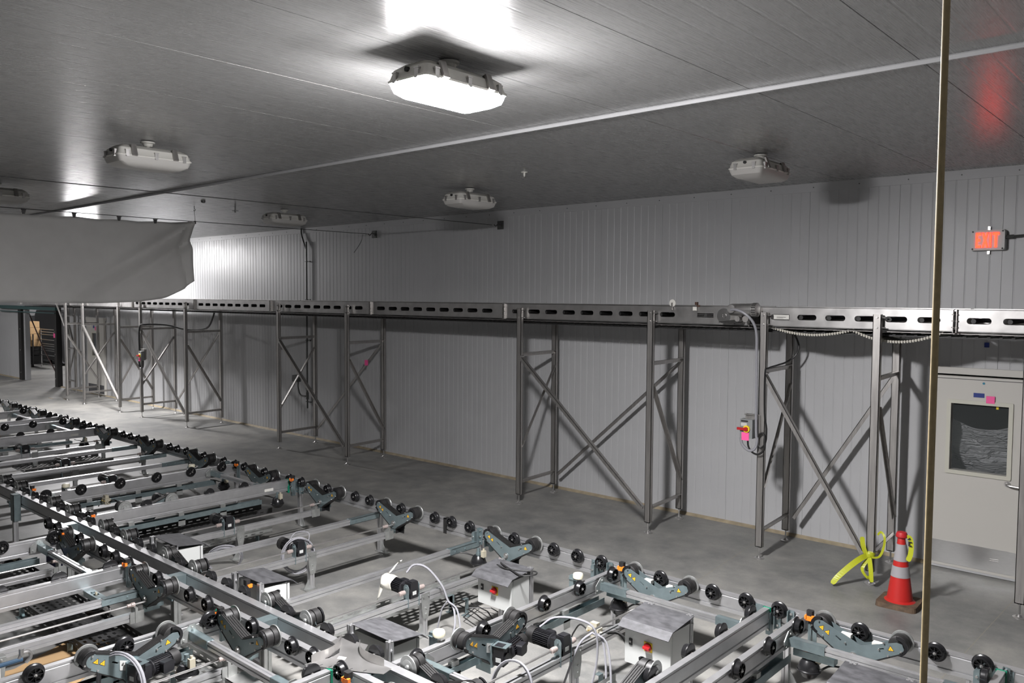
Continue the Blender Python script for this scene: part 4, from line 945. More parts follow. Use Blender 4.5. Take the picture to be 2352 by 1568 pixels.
DL = ['belt drive on the wall-side rail in front of the traffic cone', 'belt drive on the wall-side rail above the large switch box', 'belt drive on the wall-side rail behind the box with cables on its lid', 'belt drive on the wall-side rail, third full one left of the cone', 'belt drive on the wall-side rail right of the green strip',
      'belt drive on the wall-side rail left of the green strip', 'belt drive on the wall-side rail, second left of the green strip', 'belt drive on the wall-side rail, third left of the green strip', 'belt drive by the far left white sticker', 'small far belt drive, fourth from the left end', 'small far belt drive, third from the left end', 'small far belt drive nearest the left photo edge']
for i, (x, lab) in enumerate(zip(MX, DL)):
    drive(x, 5.77, PI, lab, i >= 2, i not in (0,))
AL = {-3.47: 'belt drive on the middle rail behind the curved guard plate', -5.07: 'belt drive on the middle rail just right of the box with the orange sensor', -6.70: 'belt drive on the middle rail between the two left boxes', -8.03: 'belt drive on the middle rail left of the zinc lidded box', -9.40: 'belt drive on the middle rail below the far spacer beam', -10.98: 'belt drive on the middle rail near the tall zinc post', -12.57: 'belt drive on the middle rail beyond the left photo edge, nearer', -14.20: 'belt drive on the middle rail beyond the left photo edge, farther'}
for x, lab in AL.items(): drive(x, 3.245, 0, lab, True, False)
BLb = {-5.04: 'black ribbed belt drive facing the camera beside the orange sensor', -6.46: 'black ribbed belt drive facing the camera left of the zinc clamp', -8.05: 'black ribbed belt drive facing the camera by the blue cover', -3.3: 'black ribbed belt drive at the bottom photo edge beside the green lamp sensor'}
for x, lab in BLb.items(): drive(x, 3.0, PI, lab, True, False)

# ---- gear motors
def motor_meshes():
    d = {}
    # axis along -x from the gearbox at origin
    d['fan_cover'] = MB().lathe((-.24, 0, 0), (-1, 0, 0), [(0, .060), (.060, .060), (.068, .054), (.069, .02)], 24).mesh('fan_cover', RUB, True)
    b = MB().lathe((-.08, 0, 0), (-1, 0, 0), [(0, .045), (.01, .058), (.02, .058), (.022, .050), (.16, .050)], 20)
    for i in range(26):
        a = 2*PI*i/26; c, s = math.cos(a), math.sin(a); t = .0018
        q = [(c*.048-s*t, s*.048+c*t), (c*.048+s*t, s*.048-c*t), (c*.058+s*t, s*.058-c*t), (c*.058-s*t, s*.058+c*t)]
        b.add([(-.105, u, v) for u, v in q]+[(-.238, u, v) for u, v in q], [(0, 1, 2, 3), (7, 6, 5, 4), (0, 4, 5, 1), (1, 5, 6, 2), (2, 6, 7, 3), (3, 7, 4, 0)])
    d['finned_body'] = b.mesh('finned_body', MOTB)
    d['terminal_box'] = MB().prism(rr(.085, .075, .015, 3, -.175, .0), lambda a, q: (a, .045, q), lambda a, q: (a, .092, q)).cyl((-.215, .07, 0), (-.235, .07, 0), .012, 8).mesh('terminal_box', MOTB)
    g = MB().box(-.035, .035, -.040, .040, -.055, .075).box(-.08, -.03, -.045, .045, -.045, .045).cyl((0, -.05, 0), (0, .05, 0), .032, 16).box(-.02, .036, -.03, .03, .075, .083)
    d['gearbox'] = g.mesh('gearbox', MOTB)
    d['nameplate'] = MB().box(.035, .0365, -.02, .02, -.03, -.0).mesh('nameplate', GREYP)
    p = MB()
    for y in (-.062, .056): p.prism([(-.03, -.13), (.03, -.13), (.03, .04), (.015, .06), (-.015, .06), (-.03, .04)], lambda a, q: (a, y, q), lambda a, q: (a, y+.006, q))
    for y in (-.066, .062):
        for z in (-.10, -.07, .035): p.cyl((0, y, z), (0, y+.006, z), .008, 6)
    d['bracket_plate'] = p.mesh('bracket_plate', GALV)
    return d
MM = motor_meshes()
def gearmotor(t, shaft=True):
    fb = put('finned_body', MM['finned_body'], t); put('fan_cover', MM['fan_cover'], fb); put('terminal_box', MM['terminal_box'], fb)
    gb = put('gearbox', MM['gearbox'], t); put('nameplate', MM['nameplate'], gb)
SHZ = .418
def motor_line(x, y0, y1, ym, label, blabel, group=True, cap=False):
    t = thing('gear_motor', label, 'gear motor', (x, ym, SHZ), 0, 'gear motors with long shafts between the rails')
    gearmotor(t)
    put('bracket_plate', MM['bracket_plate'], t)
    for a, b_ in ((y0-ym, -.12), (.12, y1-ym)): put('drive_shaft', MB().cyl((0, a, 0), (0, b_, 0), .008, 8).mesh('drive_shaft', STEELB, True), t)
    cA = cached('coupA', lambda: MB().lathe((0, 0, 0), (0, 1, 0), [(0, .015), (.004, .019), (.018, .019), (.02, .021), (.038, .021), (.04, .019), (.056, .019), (.06, .014)], 14).mesh('coupling', COPP, True))
    cB = cached('coupB', lambda: MB().lathe((0, 0, 0), (0, 1, 0), [(0, .010), (.004, .015), (.03, .015), (.034, .019), (.06, .019), (.064, .012)], 14).mesh('coupling', COPP, True))
    for y in (-.135, .075): put('coupling', cA, t, (0, y, 0))
    for y in (y0-ym+.10, y1-ym-.17): put('coupling', cB, t, (0, y, 0))
    b = thing('motor_beam', blabel, 'beam', (x, 0, 0), 0, 'low beams under the gear motors')
    put('profile', beam_mb(MB(), 'y', y0+.12, y1-.10, .0, .355, .05, .06).mesh('profile', ALU), b)
    put('end_bracket', MB().box(-.04, .04, y1-.12, y1-.1, .28, .40).box(.03, .034, y1-.16, y1-.05, .28, .37).mesh('end_bracket', GALVG), b)
    lx = .0; ly = ym+.13
    l = put('leg', post_mb(MB(), lx, ly, .008, .295).mesh('leg', ALU), b)
    put('foot_bracket', MB().box(lx-.05, lx+.05, ly-.09, ly+.04, 0, .008).prism([(-.025, .008), (-.085, .008), (-.025, .10)], lambda u, v: (lx-.004, ly+u, v), lambda u, v: (lx+.004, ly+u, v)).mesh('foot_bracket', GALVG), l)
    pm = MB().prism([(-.045, .365), (.045, .365), (.045, .25), (.028, .15), (-.028, .15), (-.045, .25)], lambda u, v: (.027, ly+u, v), lambda u, v: (.032, ly+u, v))
    for u, v in ((-.03, .34), (.03, .34), (0, .19), (0, .24)): pm.cyl((.032, ly+u, v), (.04, ly+u, v), .007, 6)
    pp = put('joint_plate', pm.mesh('joint_plate', GALVG), b)
    return t
ML = ['gear motor in front of the cone drive, outside the photo', 'gear motor left of the large switch box, with grey cables hanging', 'gear motor partly wrapped in white plastic film', 'gear motor with a grey cable coil around it', 'gear motor above the zinc lidded box',
      'gear motor between the two left lane rails', 'gear motor left of the white bollard, near the five-wheel rail', 'gear motor with silver top at middle left', 'gear motor in front of the far left sticker rail', 'tiny far gear motor, nearest of three', 'tiny far gear motor, middle of three', 'tiny far gear motor, farthest']
BL2 = ['motor beam outside the lower right of the photo', 'motor beam left of the large switch box', 'motor beam beside the perforated tray', 'motor beam with shiny joint plate below the coiled motor', 'motor beam above the zinc lidded box', 'motor beam between the two left lane rails', 'motor beam left of the white bollard', 'motor beam with glare at middle left', 'motor beam in front of the far left rail', 'tiny far motor beam, nearest of three', 'tiny far motor beam, middle of three', 'tiny far motor beam, farthest']
for x, a, b in zip(MX, ML, BL2): motor_line(x, 3.36, 5.66, 4.46, a, b)
motor_line(-6.44, .5, 2.88, 1.62, 'gear motor beyond the left photo edge on the nearest shaft', 'bright motor beam below the wide rail at lower left')
motor_line(-5.03, .5, 2.88, 1.75, 'gear motor below the bottom photo edge', 'motor beam meeting the bottom photo edge at left centre')
motor_line(-8.03, .5, 2.88, 1.62, 'gear motor beyond the left edge behind the wide rail', 'motor beam behind the wide bright rail at left')
def direct_motor(x, y, label, dlabel):
    # drive unit on a cross rail, outward +x, gear motor bolted to its face
    d = drive(x, y, -PI/2, dlabel, True, False)
    put('nameplate', MB().prism([(-.12, -.10), (-.04, -.13), (-.04, -.065), (-.12, -.035)], lambda a, q: (-a-.11+.07, .134, q), lambda a, q: (-a-.11+.07, .1355, q)).mesh('nameplate', GREYP), d)
    t = thing('gear_motor', label, 'gear motor', (x+.19, y, HUB-.135), 0, 'gear motors bolted directly to belt drives')
    t.rotation_euler = (0, 0, PI+.25+PI/2+.0)
    gearmotor(t)
    put('flange_plate', MB().box(-.04, .03, -.08, -.05, -.08, .08).box(-.05, .04, -.055, .06, .075, .08).mesh('flange_plate', GALV), t)
direct_motor(-3.8425, 4.01, 'gear motor bolted to the drive at lower middle of the photo', 'ribbed belt drive with yellow labels at lower middle')
direct_motor(-5.3875, 2.24, 'gear motor with coiled cable at the lower left photo corner', 'large ribbed belt drive at the lower left photo corner')
drive(-8.8225, 4.0, PI/2, 'belt drive behind the plain cross rail, only pulley tops showing', True, False)
drive(-2.5625, 4.0, PI/2, 'belt drive behind the cross rail beside the large switch box', True, False)
# film on motor
m = MB(); n = 8; vs = []
for i in range(n+1):
    for j in range(9):
        u, v = i/n, j/8; a = 1.2+2.6*v; r_ = .063+.010*u+.004*math.sin(13*v+5*u)
        vs.append((-.20-.125*u+.012*math.sin(11*v)*u, r_*math.cos(a), r_*math.sin(a)))
m.add(vs, [(i*9+j, (i+1)*9+j, (i+1)*9+j+1, i*9+j+1) for i in range(n) for j in range(8)])
def strip(pts, w0):
    vs = []; n = len(pts)
    for i, p in enumerate(pts):
        w_ = w0*(1-i/(n-.6)); vs += [(p[0]-w_/2, p[1], p[2]), (p[0]+w_/2, p[1]+.01, p[2]+.01)]
    m.add(vs, [(2*i, 2*i+1, 2*i+3, 2*i+2) for i in range(n-1)])
strip([(-.30, .0, .07), (-.285, .03, .10), (-.27, .06, .14), (-.255, .08, .165), (-.235, .09, .17)], .03)
strip([(-.31, -.05, .0), (-.32, -.065, -.04), (-.325, -.075, -.08), (-.33, -.085, -.12), (-.345, -.09, -.15)], .055)
o = single('plastic_wrap', m, simple('white_film', (.62, .60, .54), .4), 'torn white plastic wrap over the end of a gear motor', 'plastic wrap', (-5.07, 4.46, SHZ), smooth=True)
md = o.modifiers.new('thick', 'SOLIDIFY'); md.thickness = .001

# ---- coils and cables
def coil(c, r, n, ax, mat, label, thick=.006, sq=1.0, tail=(), loc=None, spread=.02, grp='cable coils'):
    t = thing('cable_coil', label, 'cable coil', c, 0)
    u = Vector(ax[0]).normalized(); v = Vector(ax[1]).normalized(); w_ = u.cross(v)
    for k in range(n):
        rk = r*(1+.07*random.uniform(-1, 1)); off = w_*random.uniform(-spread, spread)+u*random.uniform(-.02, .02)*r*4*.3
        pts = [u*rk*math.cos(2*PI*i/28)+v*rk*sq*math.sin(2*PI*i/28)+off+v*random.uniform(-.001, .001) for i in range(29)]
        put('turn', MB().tube(pts, thick, 6).mesh('turn', mat, True), t)
    if tail: put('tail', MB().tube(tail, thick*.8, 6).mesh('tail', mat, True), t)
    return t
coil((-6.78, 4.50, .33), .15, 5, ((.3, 1, 0), (0, 0, 1)), CABG, 'grey cable coil hanging around the coiled motor', sq=1.1, tail=[(-.08, -.06, .12), (-.1, .04, .2), (0, .12, .2), (.03, .1, .12)])
coil((-7.86, 4.32, .10), .17, 4, ((.5, 1, 0), (.25, -.15, .55)), CABG, 'grey cable coil low on the floor by the zinc lidded box', tail=[(.15, -.2, -.05), (.2, -.32, -.06), (.22, -.4, -.09)])
coil((-3.50, 3.95, .27), .15, 4, ((1, .2, 0), (0, .2, 1)), CABG, 'grey cable coil below the gear motor at lower middle', sq=1.25)
coil((-5.16, 2.12, .42), .17, 4, ((1, .5, 0), (-.2, .1, 1)), CABG, 'grey cable coil in front of the lower left corner motor', sq=1.1)
single('grey_cable', MB().tube([(-3.7, 4.48, .48), (-3.62, 4.55, .55), (-3.45, 4.62, .56), (-3.34, 4.66, .50), (-3.32, 4.66, .30), (-3.34, 4.60, .05)], .008, 6).tube([(-3.36, 4.66, .48), (-3.42, 4.58, .40), (-3.48, 4.5, .15), (-3.50, 4.45, .02)], .008, 6).tube([(-3.36, 4.67, .48), (-3.30, 4.7, .42), (-3.24, 4.66, .2), (-3.22, 4.60, .02)], .008, 6).tube([(-3.36, 4.65, .48), (-3.27, 4.7, .42), (-3.20, 4.66, .22), (-3.18, 4.62, .02)], .008, 6), CABG, 'grey cables arching down beside the motor left of the large switch box', 'cable', smooth=True)
single('grey_cable', MB().tube([(-5.25, 4.56, .50), (-5.22, 4.62, .56), (-5.12, 4.68, .54), (-5.0, 4.74, .40), (-4.95, 4.76, .28), (-4.9, 4.78, .22), (-4.82, 4.72, .12), (-4.8, 4.66, .02)], .009, 6).tube([(-4.95, 4.75, .27), (-5.0, 4.74, .20), (-5.02, 4.70, .02)], .007, 6).tube([(-4.94, 4.76, .27), (-4.86, 4.78, .22), (-4.78, 4.74, .1), (-4.76, 4.70, .02)], .008, 6), CABG, 'grey cable from the wrapped motor down to the floor', 'cable', smooth=True)
single('black_cable', MB().tube([(-4.62, 5.02, .60), (-4.50, 4.98, .605), (-4.38, 5.02, .605), (-4.25, 5.08, .61), (-4.20, 5.02, .61), (-4.28, 4.94, .605), (-4.42, 4.98, .608), (-4.6, 5.05, .61), (-4.75, 5.22, .55)], .006, 6), CABB, 'thin black cable loop lying on the lid of the red-knob box', 'cable', smooth=True)
single('black_cable', MB().tube([(-3.62, 5.0, .30), (-3.5, 5.04, .34), (-3.40, 5.14, .36), (-3.42, 5.24, .35), (-3.52, 5.2, .33), (-3.6, 5.1, .32)], .007, 6), CABB, 'black hose loop beside the brass valves', 'hose', smooth=True)
single('loose_wires', MB().tube([(-5.3, 5.2, .04), (-5.0, 5.12, .06), (-4.8, 5.1, .03), (-4.6, 5.2, .02)], .006, 5).tube([(-5.2, 5.3, .04), (-4.9, 5.2, .07), (-4.6, 5.05, .02)], .006, 5).tube([(-5.1, 5.3, .05), (-5.0, 5.0, .05), (-4.7, 4.95, .02)], .005, 5).tube([(-5.3, 5.05, .04), (-4.95, 5.3, .06), (-4.7, 5.3, .02)], .005, 5), CABB, 'loose dark wires on the floor under the red-knob box', 'wires', kind='stuff')
def valves(x, y, z, label):
    t = thing('valve_block', label, 'valve', (x, y, z))
    put('body', MB().box(-.05, .05, -.03, .03, -.03, .04).box(-.03, .03, -.02, .02, .04, .075).cyl((-.07, 0, 0), (.07, 0, 0), .018, 10).mesh('body', CACHE['val']), t)
    put('fitting', MB().cyl((-.03, -.04, .01), (-.03, .04, .01), .01, 8).cyl((.03, -.04, .01), (.03, .04, .01), .01, 8).mesh('fitting', simple('brass', (.45, .33, .12), .3, .8) if 'br' not in CACHE else CACHE['br']), t)
    for hp in ([(-.07, 0, 0), (-.14, 0, .02), (-.20, 0, -.06), (-.22, 0, -.10)], [(.07, 0, 0), (.16, .03, .04), (.25, .05, .0), (.26, .05, -.12)], [(.07, .01, 0), (.18, .05, .02), (.24, .07, -.06), (.25, .07, -.14)]):
        put('hose', MB().tube(hp, .006, 6).mesh('hose', CABB, True), t)
CACHE['br'] = simple('brass', (.45, .33, .12), .3, .8)
valves(-3.55, 4.95, .34, 'beige valve block with brass fittings beside the large switch box')
valves(-10.02, 4.0, .40, 'beige valve block with black hoses at middle left')

# ---- switch enclosures on stands
def hood_box(x0, x1, yf, yb, z0, z1, face, label, door=True, slot=True):
    # face = -1: door towards -y (camera), face = +1: door towards +y
    t = thing('control_box', label, 'control box', (0, 0, 0))
    lo, hi = min(yf, yb), max(yf, yb)
    put('cabinet', MB().box(x0, x1, lo, hi, z0, z1-.05).mesh('cabinet', GREYP), t)
    if door:
        d = put('door', MB().prism(rr(x1-x0+.004, z1-z0-.052, .008, 2, (x0+x1)/2, (z0+z1-.05)/2), lambda a, b: (a, yf+face*.006, b), lambda a, b: (a, yf+face*.026, b)).mesh('door', GREYP), t)
        if face < 0:
            cx, cz = x0+(x1-x0)*.52, z0+(z1-z0)*.46; y = yf-.026
            p = put('switch_plate', MB().box(cx-.033, cx+.033, y-.004, y, cz-.033, cz+.033).mesh('switch_plate', YEL), d)
            put('knob', MB().lathe((cx, y-.004, cz), (0, -1, 0), [(0, .030), (.012, .030), (.016, .022), (.017, .02)], 20).box(cx-.026, cx+.026, y-.036, y-.018, cz-.008, cz+.008).mesh('knob', RED), d)
            put('lock', MB().box(x0+.035, x0+.062, y-.006, y, cz-.025, cz+.022).mesh('lock', INK), d)
            put('lock_core', MB().cyl((x0+.048, y-.006, cz), (x0+.048, y-.010, cz), .008, 12).mesh('lock_core', STEELB), d)
            put('switch_label', MB().box(cx-.03, cx+.03, y-.001, y, cz-.048, cz-.036).mesh('switch_label', WPL), d)
    y0, y1 = (yf-.07, yb+.03) if face < 0 else (yb-.03, yf+.09)
    prof_ = [(yf+face*.09, z1-.075), (yf+face*.035, z1-.03), (yb-face*.03, z1), (yb-face*.03, z1-.004), (yf+face*.035, z1-.035), (yf+face*.088, z1-.079)]
    put('rain_hood', MB().prism(prof_, lambda a, b: (x0-.02, a, b), lambda a, b: (x1+.02, a, b)).mesh('rain_hood', HOOD), t)
    for xx in ((x0+.0, x1-.0) if face > 0 else (x1-.02, x0+.03)):
        m = MB(); post_mb(m, xx, yb-face*.035, .008, z1+.0, .04); m.box(xx-.045, xx+.045, yb-face*.035-.045, yb-face*.035+.045, 0, .008)
        m.cyl((xx-.0, yb-face*.035, z1-.06), (xx+.03, yb-face*.035, z1-.06), .008, 6)
        put('post', m.mesh('post', ALU), t)
    return t
hood_box(-4.70, -4.33, 4.90, 5.10, .30, .61, -1, 'grey control box with red knob and a cable loop on its lid')
hood_box(-3.20, -2.83, 4.86, 5.09, .26, .61, -1, 'large grey control box with slanted shadow and red knob on yellow plate')
hood_box(-7.46, -7.02, 3.62, 3.42, .28, .625, 1, 'zinc lidded control box, leftmost of three seen from behind')
hood_box(-6.03, -5.65, 3.64, 3.44, .28, .61, 1, 'control box seen from behind, middle of three, beside orange sensor')
hood_box(-4.50, -4.09, 3.64, 3.44, .28, .60, 1, 'control box seen from behind with scratched lid, by the guard plate')

# ---- white guide rollers on posts
def bollard(x, y, label):
    t = thing('guide_roller', label, 'guide roller', (x, y, 0), 0, 'cream guide rollers beside the cross rails')
    put('roller', MB().lathe((.045, 0, .60), (0, 0, 1), [(0, .025), (.004, .036), (.012, .042), (.036, .042), (.046, .036), (.05, .015)], 24).mesh('roller', CREAM, True), t)
    put('post', MB().box(-.03, .012, -.02, .02, .43, .62).box(-.03, .06, -.03, .03, .592, .598).mesh('post', GALV), t)
    put('pin', MB().cyl((.045, 0, .55), (.045, 0, .60), .012, 8).cyl((-.05, 0, .60), (-.025, 0, .60), .006, 6).mesh('pin', STEELB), t)
bollard(-3.945, 5.20, 'cream guide roller by the wall-side rail, above the large switch box'); bollard(-3.945, 3.67, 'cream guide roller left of the lower middle gear motor')
bollard(-10.24, 3.62, 'cream guide roller at the left end of the five-wheel rail'); bollard(-10.24, 5.16, 'cream guide roller at the wall end of the five-wheel rail')

# ---- photo sensors with orange clips
def sensor(x, y, rz, label):
    t = thing('photo_sensor', label, 'sensor', (x, y, 0), rz, 'black sensors with orange clips')
    put('post', MB().box(-.012, .012, -.006, .03, .40, .60).box(.02, .05, -.004, .0, .42, .585).mesh('post', GALV), t)
    put('cap', MB().prism(rr(.046, .040, .008, 3), lambda a, b: (a, b, .605), lambda a, b: (a, b, .645)).mesh('cap', RUB), t)
    put('clip', MB().box(-.026, .020, -.026, -.020, .575, .607).box(-.032, -.02, -.03, .01, .585, .61).box(.018, .035, -.03, -.01, .59, .615).mesh('clip', ORG), t)
for x, y, lab in ((-5.34, 5.70, 'sensor with orange clip beside the air bellow at centre'), (-3.80, 5.68, 'sensor with orange clip near the white roller above the large box'), (-2.21, 5.70, 'sensor with orange clip in front of the traffic cone'), (-9.96, 5.68, 'small sensor with orange clip behind the spacer beam at left'), (-8.66, 5.68, 'dark sensor with orange clip by the green strip at the plain rail')):
    sensor(x, y, 0, lab)
for x, y, lab in ((-5.34, 2.90, 'sensor with orange clip at the camera-side rail, lower left'), (-3.86, 2.90, 'sensor with green lamp at the bottom photo edge'), (-8.24, 2.90, 'sensor with orange clip beside the blue cover'), (-6.92, 2.92, 'sensor with orange clip at the end of the wide bright rail')):
    sensor(x, y, 0, lab)
for x, y, lab in ((-5.72, 3.33, 'sensor with orange clip by the middle box seen from behind'), (-7.03, 3.32, 'sensor with orange clip at the zinc lidded box'), (-8.72, 3.33, 'sensor with orange clip left of the zinc lidded box'), (-10.40, 3.33, 'sensor with orange clip by the tall zinc post')):
    sensor(x, y, PI, lab)
for x, y in ((-3.90, 2.91), (-5.40, 2.91)):
    single('green_lamp', MB().lathe((0, 0, .60), (1, 0, 0), [(0, .02), (.03, .022), (.04, .012)], 14), GRN, 'green lamp beside the %s sensor' % ('bottom edge' if x > -4 else 'lower left'), 'lamp', (x, y, 0), smooth=True)
# zinc joint stations on the wall-side rail
for x, lab in ((-1.05, 'bolted zinc joint plates at the lower right photo corner'), (-2.42, 'bolted zinc joint plates in front of the cone, at the rail pair'), (-4.02, 'bolted zinc joint plates beside the white roller'), (-5.47, 'bolted zinc joint plates holding the air bellow at centre'), (-8.62, 'bolted zinc joint post right of the green strip'), (-10.28, 'bolted zinc joint plates at the five-wheel rail')):
    t = thing('joint_plates', lab, 'bracket', (x, 5.72, 0), 0, 'zinc joint plates on the wall-side rail')
    m = MB()
    for dx in (-.07, .03): m.box(dx, dx+.04, .035, .043, .42, TOP+.01).box(dx, dx+.006, .0, .04, .42, TOP+.01)
    put('upright', m.mesh('upright', GALV), t)
    put('side_plate', MB().prism([(-.12, .38), (-.12, .53), (-.11, .545), (-.085, .545), (-.085, .38)], lambda a, b: (a, -.02, b), lambda a, b: (a, .03, b)).mesh('side_plate', GALV), t)
    m = MB()
    for dx in (-.05, .05):
        for z in (.45, .50, .56): m.cyl((dx, .03, z), (dx, .022, z), .009, 6)
    for z in (.42, .50): m.cyl((-.10, -.02, z), (-.10, -.03, z), .009, 6)
    put('bolt', m.mesh('bolt', STEELB), t)
single('black_strap', MB().box(-.022, .022, -.006, 0, -.14, .018).box(-.022, .022, -.006, .06, .012, .018), RUB, 'black strap plate over the wall-side rail left of the centre bellow', 'strap', (-6.04, 5.77, TOP-.01))

# ---- curved guard plate joining the middle rails
gp = thing('guard_plate', 'stainless plate with two curved upright guards at bottom centre', 'guard plate', (0, 0, TOP+.006))
put('deck', MB().prism([(-4.30, 3.00), (-3.86, 3.0), (-3.86, 3.24), (-3.9, 3.25), (-4.0, 3.17), (-4.12, 3.16), (-4.20, 3.24), (-4.42, 3.24), (-4.42, 3.18), (-4.30, 3.14), (-4.26, 3.08), (-4.20, 3.03), (-4.24, 2.86), (-4.30, 2.84)][:0] or
    [(-4.24, 2.85), (-4.02, 2.97), (-3.78, 3.10), (-3.80, 3.18), (-3.98, 3.17), (-4.12, 3.22), (-4.18, 3.30), (-4.42, 3.25), (-4.40, 3.17), (-4.28, 3.15), (-4.22, 3.10), (-4.20, 3.02), (-4.24, 2.93)], lambda a, b: (a, b, 0), lambda a, b: (a, b, .003)).mesh('deck', STEELB), gp)
def fin(pts, h):
    m = MB(); vs = []
    for i, (a, b, k) in enumerate(pts): vs += [(a, b, .003), (a, b, h*k), ]
    n = len(pts); m.add(vs, [(2*i, 2*i+2, 2*i+3, 2*i+1) for i in range(n-1)]); return m
def arc(p0, p1, p2, n=12):
    out = []
    for i in range(n+1):
        u = i/n; out.append(((1-u)**2*p0[0]+2*u*(1-u)*p1[0]+u*u*p2[0], (1-u)**2*p0[1]+2*u*(1-u)*p1[1]+u*u*p2[1], 1.0 if 0 < i < n else .8))
    return out
for pts in (arc((-4.235, 2.90), (-4.17, 3.08), (-4.36, 3.22)), arc((-4.20, 3.25), (-4.06, 3.10), (-3.86, 3.17))):
    o = put('curved_guard', fin(pts, .060).mesh('curved_guard', STEELB), gp); md = o.modifiers.new('thick', 'SOLIDIFY'); md.thickness = .0025
m = MB()
for a, b in ((-4.16, 2.92), (-4.10, 2.945), (-3.98, 3.01), (-3.90, 3.055), (-4.21, 2.885), (-4.05, 3.0)): m.box(a-.003, a+.003, b-.014, b+.012, .003, .0035)
put('slot', m.mesh('slot', INK), gp)
put('paper_label', MB().prism([(-4.18, 3.07), (-4.13, 3.09), (-4.11, 3.06), (-4.16, 3.04)], lambda a, b: (a, b, .0031), lambda a, b: (a, b, .004)).mesh('paper_label', WPL), gp)

# ---- perforated cable trays
def tray(x0, x1, y0, y1, z, label, axis='y', h=.06, mat=None, feet=True):
    t = thing('cable_tray', label, 'cable tray', (0, 0, 0), 0, 'perforated cable trays under the rails')
    m = MB(); mat = mat or GALVG
    L = (y1-y0) if axis == 'y' else (x1-x0); W = (x1-x0) if axis == 'y' else (y1-y0)
    rows = max(2, int(W/.05)); dw = W/rows; sl_, gap = .045, .035; n = int(L/(sl_+gap))
    def q(a0, a1, b0, b1):   # a across, b along
        if axis == 'y': m.add([(x0+a0, y0+b0, z), (x0+a1, y0+b0, z), (x0+a1, y0+b1, z), (x0+a0, y0+b1, z)], [(0, 1, 2, 3)])
        else: m.add([(x0+b0, y0+a0, z), (x0+b0, y0+a1, z), (x0+b1, y0+a1, z), (x0+b1, y0+a0, z)], [(0, 1, 2, 3)])
    for r_ in range(rows):
        q(r_*dw, r_*dw+dw*.3, 0, L); q(r_*dw+dw*.7, (r_+1)*dw, 0, L)
        off = (.5 if r_ % 2 else 0)*(sl_+gap)
        q(r_*dw+dw*.3, r_*dw+dw*.7, 0, off)
        for i in range(n):
            b = off+i*(sl_+gap)+sl_
            if b < L: q(r_*dw+dw*.3, r_*dw+dw*.7, b, min(L, b+gap))
    put('perforated_floor', m.mesh('perforated_floor', mat), t)
    s_ = MB()
    for side in (0, 1):
        holes = []; bb = .03
        while bb < L-.08: holes.append([(bb, z+.02), (bb+.05, z+.02), (bb+.05, z+.032), (bb, z+.032)]); bb += .10
        c = (x0, x1)[side] if axis == 'y' else (y0, y1)[side]
        ol = [(0, z), (L, z), (L, z+h), (0, z+h)]
        if axis == 'y': s_.holed([ol]+holes, lambda a, b: (c-.001, y0+a, b), lambda a, b: (c+.001, y0+a, b))
        else: s_.holed([ol]+holes, lambda a, b: (x0+a, c-.001, b), lambda a, b: (x0+a, c+.001, b))
    put('side', s_.mesh('side', mat), t)
    if feet:
        f = MB(); bb = .5
        while bb < L:
            if axis == 'y': f.box(x1-.03, x1+.03, y0+bb, y0+bb+.012, 0, z).box(x1, x1+.07, y0+bb, y0+bb+.05, 0, .006)
            else: f.box(x0+bb, x0+bb+.012, y0-.02, y0+.02, 0, z).box(x0+bb, x0+bb+.06, y0-.05, y0+.03, 0, .006)
            bb += 1.1
        put('foot', f.mesh('foot', GALV), t)
    return t
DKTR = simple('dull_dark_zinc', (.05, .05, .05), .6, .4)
tray(-5.50, -5.26, 3.5, 5.45, .16, 'perforated tray behind the wrapped motor, running toward the wall')
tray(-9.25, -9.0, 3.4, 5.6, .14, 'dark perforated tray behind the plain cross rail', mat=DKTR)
tray(-8.62, -8.36, 3.4, 5.2, .10, 'wide perforated tray in front of the plain cross rail')
tray(-3.22, -3.0, 3.3, 4.75, .14, 'perforated tray beneath the large control box')
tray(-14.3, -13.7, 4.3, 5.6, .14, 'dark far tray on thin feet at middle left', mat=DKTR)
tray(-6.0, -2.6, 2.62, 2.86, .22, 'long perforated tray under the camera-side rail', 'x', h=.06)
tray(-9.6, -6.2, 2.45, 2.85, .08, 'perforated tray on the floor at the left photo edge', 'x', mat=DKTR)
for x, y, lab in ((-5.10, 5.14, 'tall zinc tray bracket on the floor, right one'), (-5.26, 5.10, 'tall zinc tray bracket on the floor, left one'), (-3.35, 4.75, 'zinc bracket on the floor left of the large control box')):
    t = thing('floor_bracket', lab, 'bracket', (x, y, 0))
    put('plate', MB().box(-.02, .02, 0, .004, 0, .16).box(-.02, .02, -.05, 0, .156, .16).box(-.03, .04, -.04, .02, 0, .005).mesh('plate', GALV), t)
    put('bolt', MB().cyl((.02, -.02, .005), (.02, -.02, .03), .006, 6).mesh('bolt', STEELB), t)
# zinc cable cover between the camera-side rail and its tray
single('tray_lid', MB().box(-5.0, -4.1, 2.74, 2.88, .29, .294).box(-5.0, -4.1, 2.74, 2.744, .25, .294), simple('glossy_zinc_lid', (.5, .5, .49), .3, .8, noise=.2, nscale=9), 'glossy zinc tray lid beside the lower black drive', 'tray lid')

